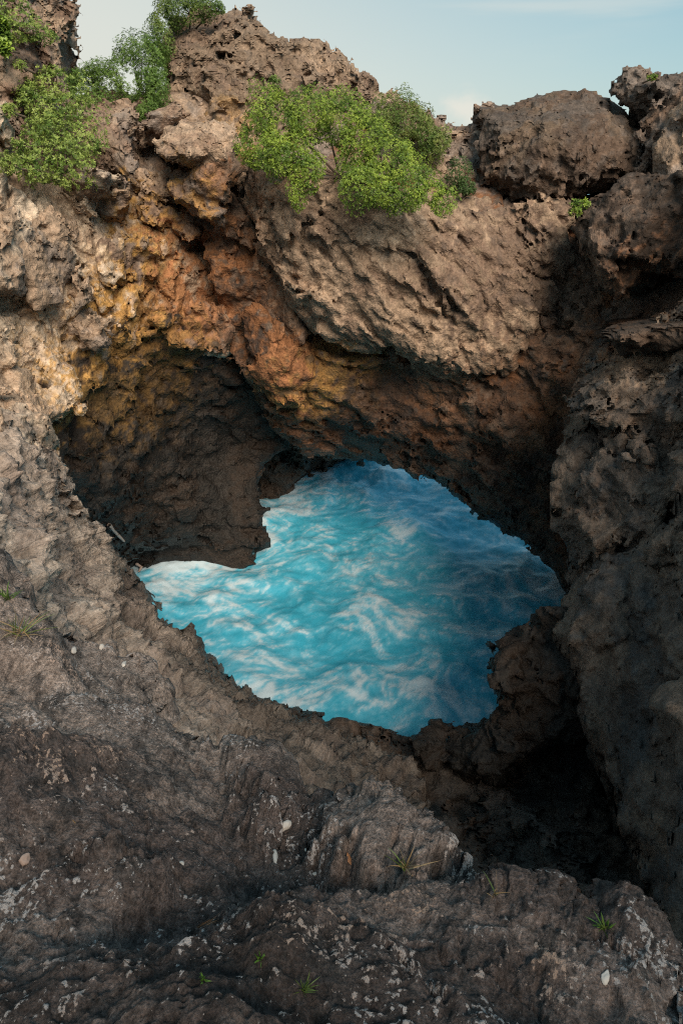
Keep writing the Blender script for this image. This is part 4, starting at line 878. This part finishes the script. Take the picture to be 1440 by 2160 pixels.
# ------------------------------------------------------------------ SMALL THINGS LYING ON THE ROCK
bpy.context.view_layer.update()
DG = bpy.context.evaluated_depsgraph_get()
def hit(px, py):
    o = np.array([0, 0, CAM_Z]); d = at(px, py, 1.) - o
    ok, loc, nrm, _, _, _ = scene.ray_cast(DG, o.tolist(), d.tolist())
    nrm = np.array(nrm); 
    if nrm @ d > 0: nrm = -nrm
    return np.array(loc), nrm
def leaf_mat(name, c, rough=.6):
    m, _, b = new_mat(name); b.inputs['Base Color'].default_value = (*c, 1); b.inputs['Roughness'].default_value = rough; return m
def stone_mat(name, c):
    m, nt, b = new_mat(name); n = nt.nodes.new('ShaderNodeTexNoise'); n.inputs['Scale'].default_value = 40; n.inputs['Detail'].default_value = 6
    r = nt.nodes.new('ShaderNodeMix'); r.data_type = 'RGBA'; r.inputs['A'].default_value = (*[v * .6 for v in c], 1); r.inputs['B'].default_value = (*c, 1)
    tcd = nt.nodes.new('ShaderNodeTexCoord'); nt.links.new(tcd.outputs['Object'], n.inputs['Vector'])
    nt.links.new(n.outputs[0], r.inputs['Factor']); nt.links.new(r.outputs['Result'], b.inputs['Base Color']); b.inputs['Roughness'].default_value = .85
    bu = nt.nodes.new('ShaderNodeBump'); bu.inputs['Distance'].default_value = .004; nt.links.new(n.outputs[0], bu.inputs['Height']); nt.links.new(bu.outputs[0], b.inputs['Normal']); return m
M_WHITE = stone_mat('white_coral_stone', (.66, .62, .58)); M_PINK = stone_mat('pinkish_stone', (.45, .33, .28))
M_GRASS = leaf_mat('grass_green', (.09, .14, .03)); M_BRIGHT = leaf_mat('grass_bright', (.07, .16, .02)); M_DRY = leaf_mat('grass_dry', (.30, .21, .11)); M_ORANGE = leaf_mat('dry_leaf', (.36, .17, .08)); M_WOOD = leaf_mat('bleached_wood', (.46, .37, .33), .8)
def stone(px, py, w, hgt_, th, label, mat, rot=0., seed=0):
    p, n = hit(px, py); t = np.linalg.norm(p - [0, 0, CAM_Z])
    r = np.random.default_rng(seed)
    import bmesh
    bm = bmesh.new(); bmesh.ops.create_icosphere(bm, subdivisions=3, radius=1)
    vs_ = np.array([v.co for v in bm.verts]); q = vs_ * 1.0
    dirs = r.standard_normal((9, 3)); dirs /= np.linalg.norm(dirs, axis=1)[:, None]
    for d in dirs:
        lim = r.uniform(.55, .8); e = q @ d; q -= np.maximum(e - lim, 0)[:, None] * d * .9
    q += .06 * samp(TN2, vs_ + seed, 3.0, 2)[:, None] * vs_
    u = np.cross(n, [math.cos(rot), .2, math.sin(rot)]); u /= np.linalg.norm(u); v = np.cross(n, u)
    W = (q[:, :1] * w * u + q[:, 1:2] * hgt_ * v + q[:, 2:] * th * n)
    F = np.array([[v.index for v in f.verts] for f in bm.faces]); bm.free()
    o = build_mesh('stone', W, F, mat); o.location = p + n * th * .35
    tag(o, label, 'stone'); return o
stone(600, 1741, .038, .022, .017, 'white coral stone wedged beside the rounded hump of the ledge', M_WHITE, 1.3, 1)
stone(579, 1808, .034, .012, .008, 'thin white flake of coral lying near the middle of the ledge', M_WHITE, .9, 2)
stone(665, 1846, .012, .011, .008, 'small white pebble right of the thin white coral flake', M_WHITE, .4, 3)
stone(645, 1794, .010, .006, .005, 'tiny white chip just below the pinkish lichen crest', M_WHITE, .4, 4)
stone(1276, 2062, .020, .012, .007, 'flat white shell-like chip in the lower right of the ledge', M_WHITE, 2.2, 5)
stone(215, 1368, .035, .030, .012, 'round white stone on the sunlit left shoulder of the ledge', M_WHITE, .4, 6)
stone(155, 1372, .030, .024, .012, 'angular white stone left of the round white one', M_WHITE, 1.4, 7)
stone(262, 1402, .040, .016, .012, 'long pale stone below the round white one', M_WHITE, .6, 8)
stone(52, 1813, .016, .02, .014, 'pinkish lump of coral among lichen at the left edge', M_PINK, .6, 9)
stone(383, 1822, .012, .010, .007, 'small white chip left of the coral flake on bare rock', M_WHITE, .6, 10)
def tuft(name, px, py, n_, ln, wd, mats, label, cat, seed=0, spread=.8, lean=(0, 0, 0)):
    p, nr = hit(px, py); r = np.random.default_rng(seed)
    root = empty(name, p); up = nr * .4 + np.array([0, -.1, .8]); up /= np.linalg.norm(up)
    for bi in range(n_):
        d = up + spread * r.normal(0, .6, 3) + np.asarray(lean); d /= np.linalg.norm(d)
        if d @ nr < .12: d += nr * (.2 - d @ nr); d /= np.linalg.norm(d)
        sdv = np.cross(d, r.standard_normal(3)); sdv /= np.linalg.norm(sdv)
        L_ = ln * r.uniform(.6, 1.15); sag = np.array([0, 0, -1]) * L_ * r.uniform(.1, .4); V_ = []
        b0 = p + r.normal(0, ln * .06, 3) - nr * .004
        for k, f in enumerate((0, .35, .7, 1)):
            c = b0 + d * L_ * f + sag * f * f; w_ = wd * (1, .9, .6, .08)[k]
            V_ += [c - sdv * w_, c + sdv * w_]
        Q_ = np.array([[0, 1, 3, 2], [2, 3, 5, 4], [4, 5, 7, 6]])
        build_mesh('blade', np.array(V_), Q_, mats[r.integers(len(mats))], root)
    tag(root, label, cat); return root
tuft('grass_tuft', 855, 1830, 26, .11, .0022, [M_GRASS, M_DRY, M_DRY], 'thin half-dry grass tuft on the crest of the ledge', 'grass tuft', 1)
tuft('grass_tuft', 1042, 1888, 12, .07, .0016, [M_GRASS, M_DRY], 'sparse small grass tuft right of the larger half-dry tuft', 'grass tuft', 2)
tuft('grass_tuft', 1272, 1958, 26, .06, .0025, [M_BRIGHT, M_GRASS], 'green weed tuft in the crack near the right edge of the ledge', 'grass tuft', 3)
tuft('grass_tuft', 547, 2024, 24, .022, .0022, [M_BRIGHT], 'tiny bright green weed in the bottom middle of the ledge', 'weed', 4)
tuft('grass_tuft', 429, 2066, 24, .020, .0022, [M_BRIGHT], 'tiny bright green weed at lower left of the other bright weed', 'weed', 5)
tuft('grass_tuft', 641, 2088, 28, .045, .0014, [M_GRASS], 'spiky dark green grass tuft near the bottom edge of the ledge', 'grass tuft', 6)
tuft('grass_tuft', 18, 1262, 22, .13, .004, [M_GRASS, M_BRIGHT], 'green grass tuft at the left edge beside the white lichen ridge', 'grass tuft', 7)
tuft('grass_tuft', 42, 1335, 34, .22, .0028, [M_DRY, M_DRY, M_GRASS], 'straw-coloured dry grass tuft below the green one at the left edge', 'grass tuft', 8, 1.0)
tuft('dry_needles', 418, 1958, 12, .075, .0012, [M_ORANGE], 'bundle of orange dry needles lying on dark rock', 'needles', 9, .22, (.9, .2, -.2))
tuft('dry_needles', 160, 1735, 2, .05, .0016, [M_DRY], 'two straw stalks sticking up on the left of the ledge', 'straw', 10, .2)
p, n = hit(738, 1812); u = np.cross(n, [1, .3, .1]); u /= np.linalg.norm(u); v = np.cross(n, u)
lf = [p + n * .006 + u * a_ * .022 + v * b_ * .008 + n * c_ for a_, b_, c_ in ((-1, 0, 0), (-.3, -1, .004), (.4, -.8, .004), (1, 0, 0), (.4, .8, .004), (-.3, 1, .004))]
tag(build_mesh('dry_leaf', np.array(lf), np.array([[0, 1, 2, 3], [0, 3, 4, 5]]), M_ORANGE), 'small curled orange leaf lying on the ledge', 'leaf')
def stick(pix, r0, label):
    pts_ = [];
    for a_ in pix:
        q, nq = hit(*a_); pts_.append(q + nq * r0 * 1.3)
    o = tubes('driftwood', [(pts_[i], pts_[i + 1], r0 * (1 - .3 * i / len(pts_)), r0 * (.7 - .3 * i / len(pts_))) for i in range(len(pts_) - 1)], M_WOOD, None)
    tag(o, label, 'driftwood')
stick([(230, 1106), (245, 1122), (259, 1138)], .045, 'bleached stick caught on the slope above the dark cave foot')
stick([(291, 1186), (300, 1200), (296, 1209)], .045, 'short bleached driftwood where the slope meets the foaming water')
print('TRIS', NTRI[0])
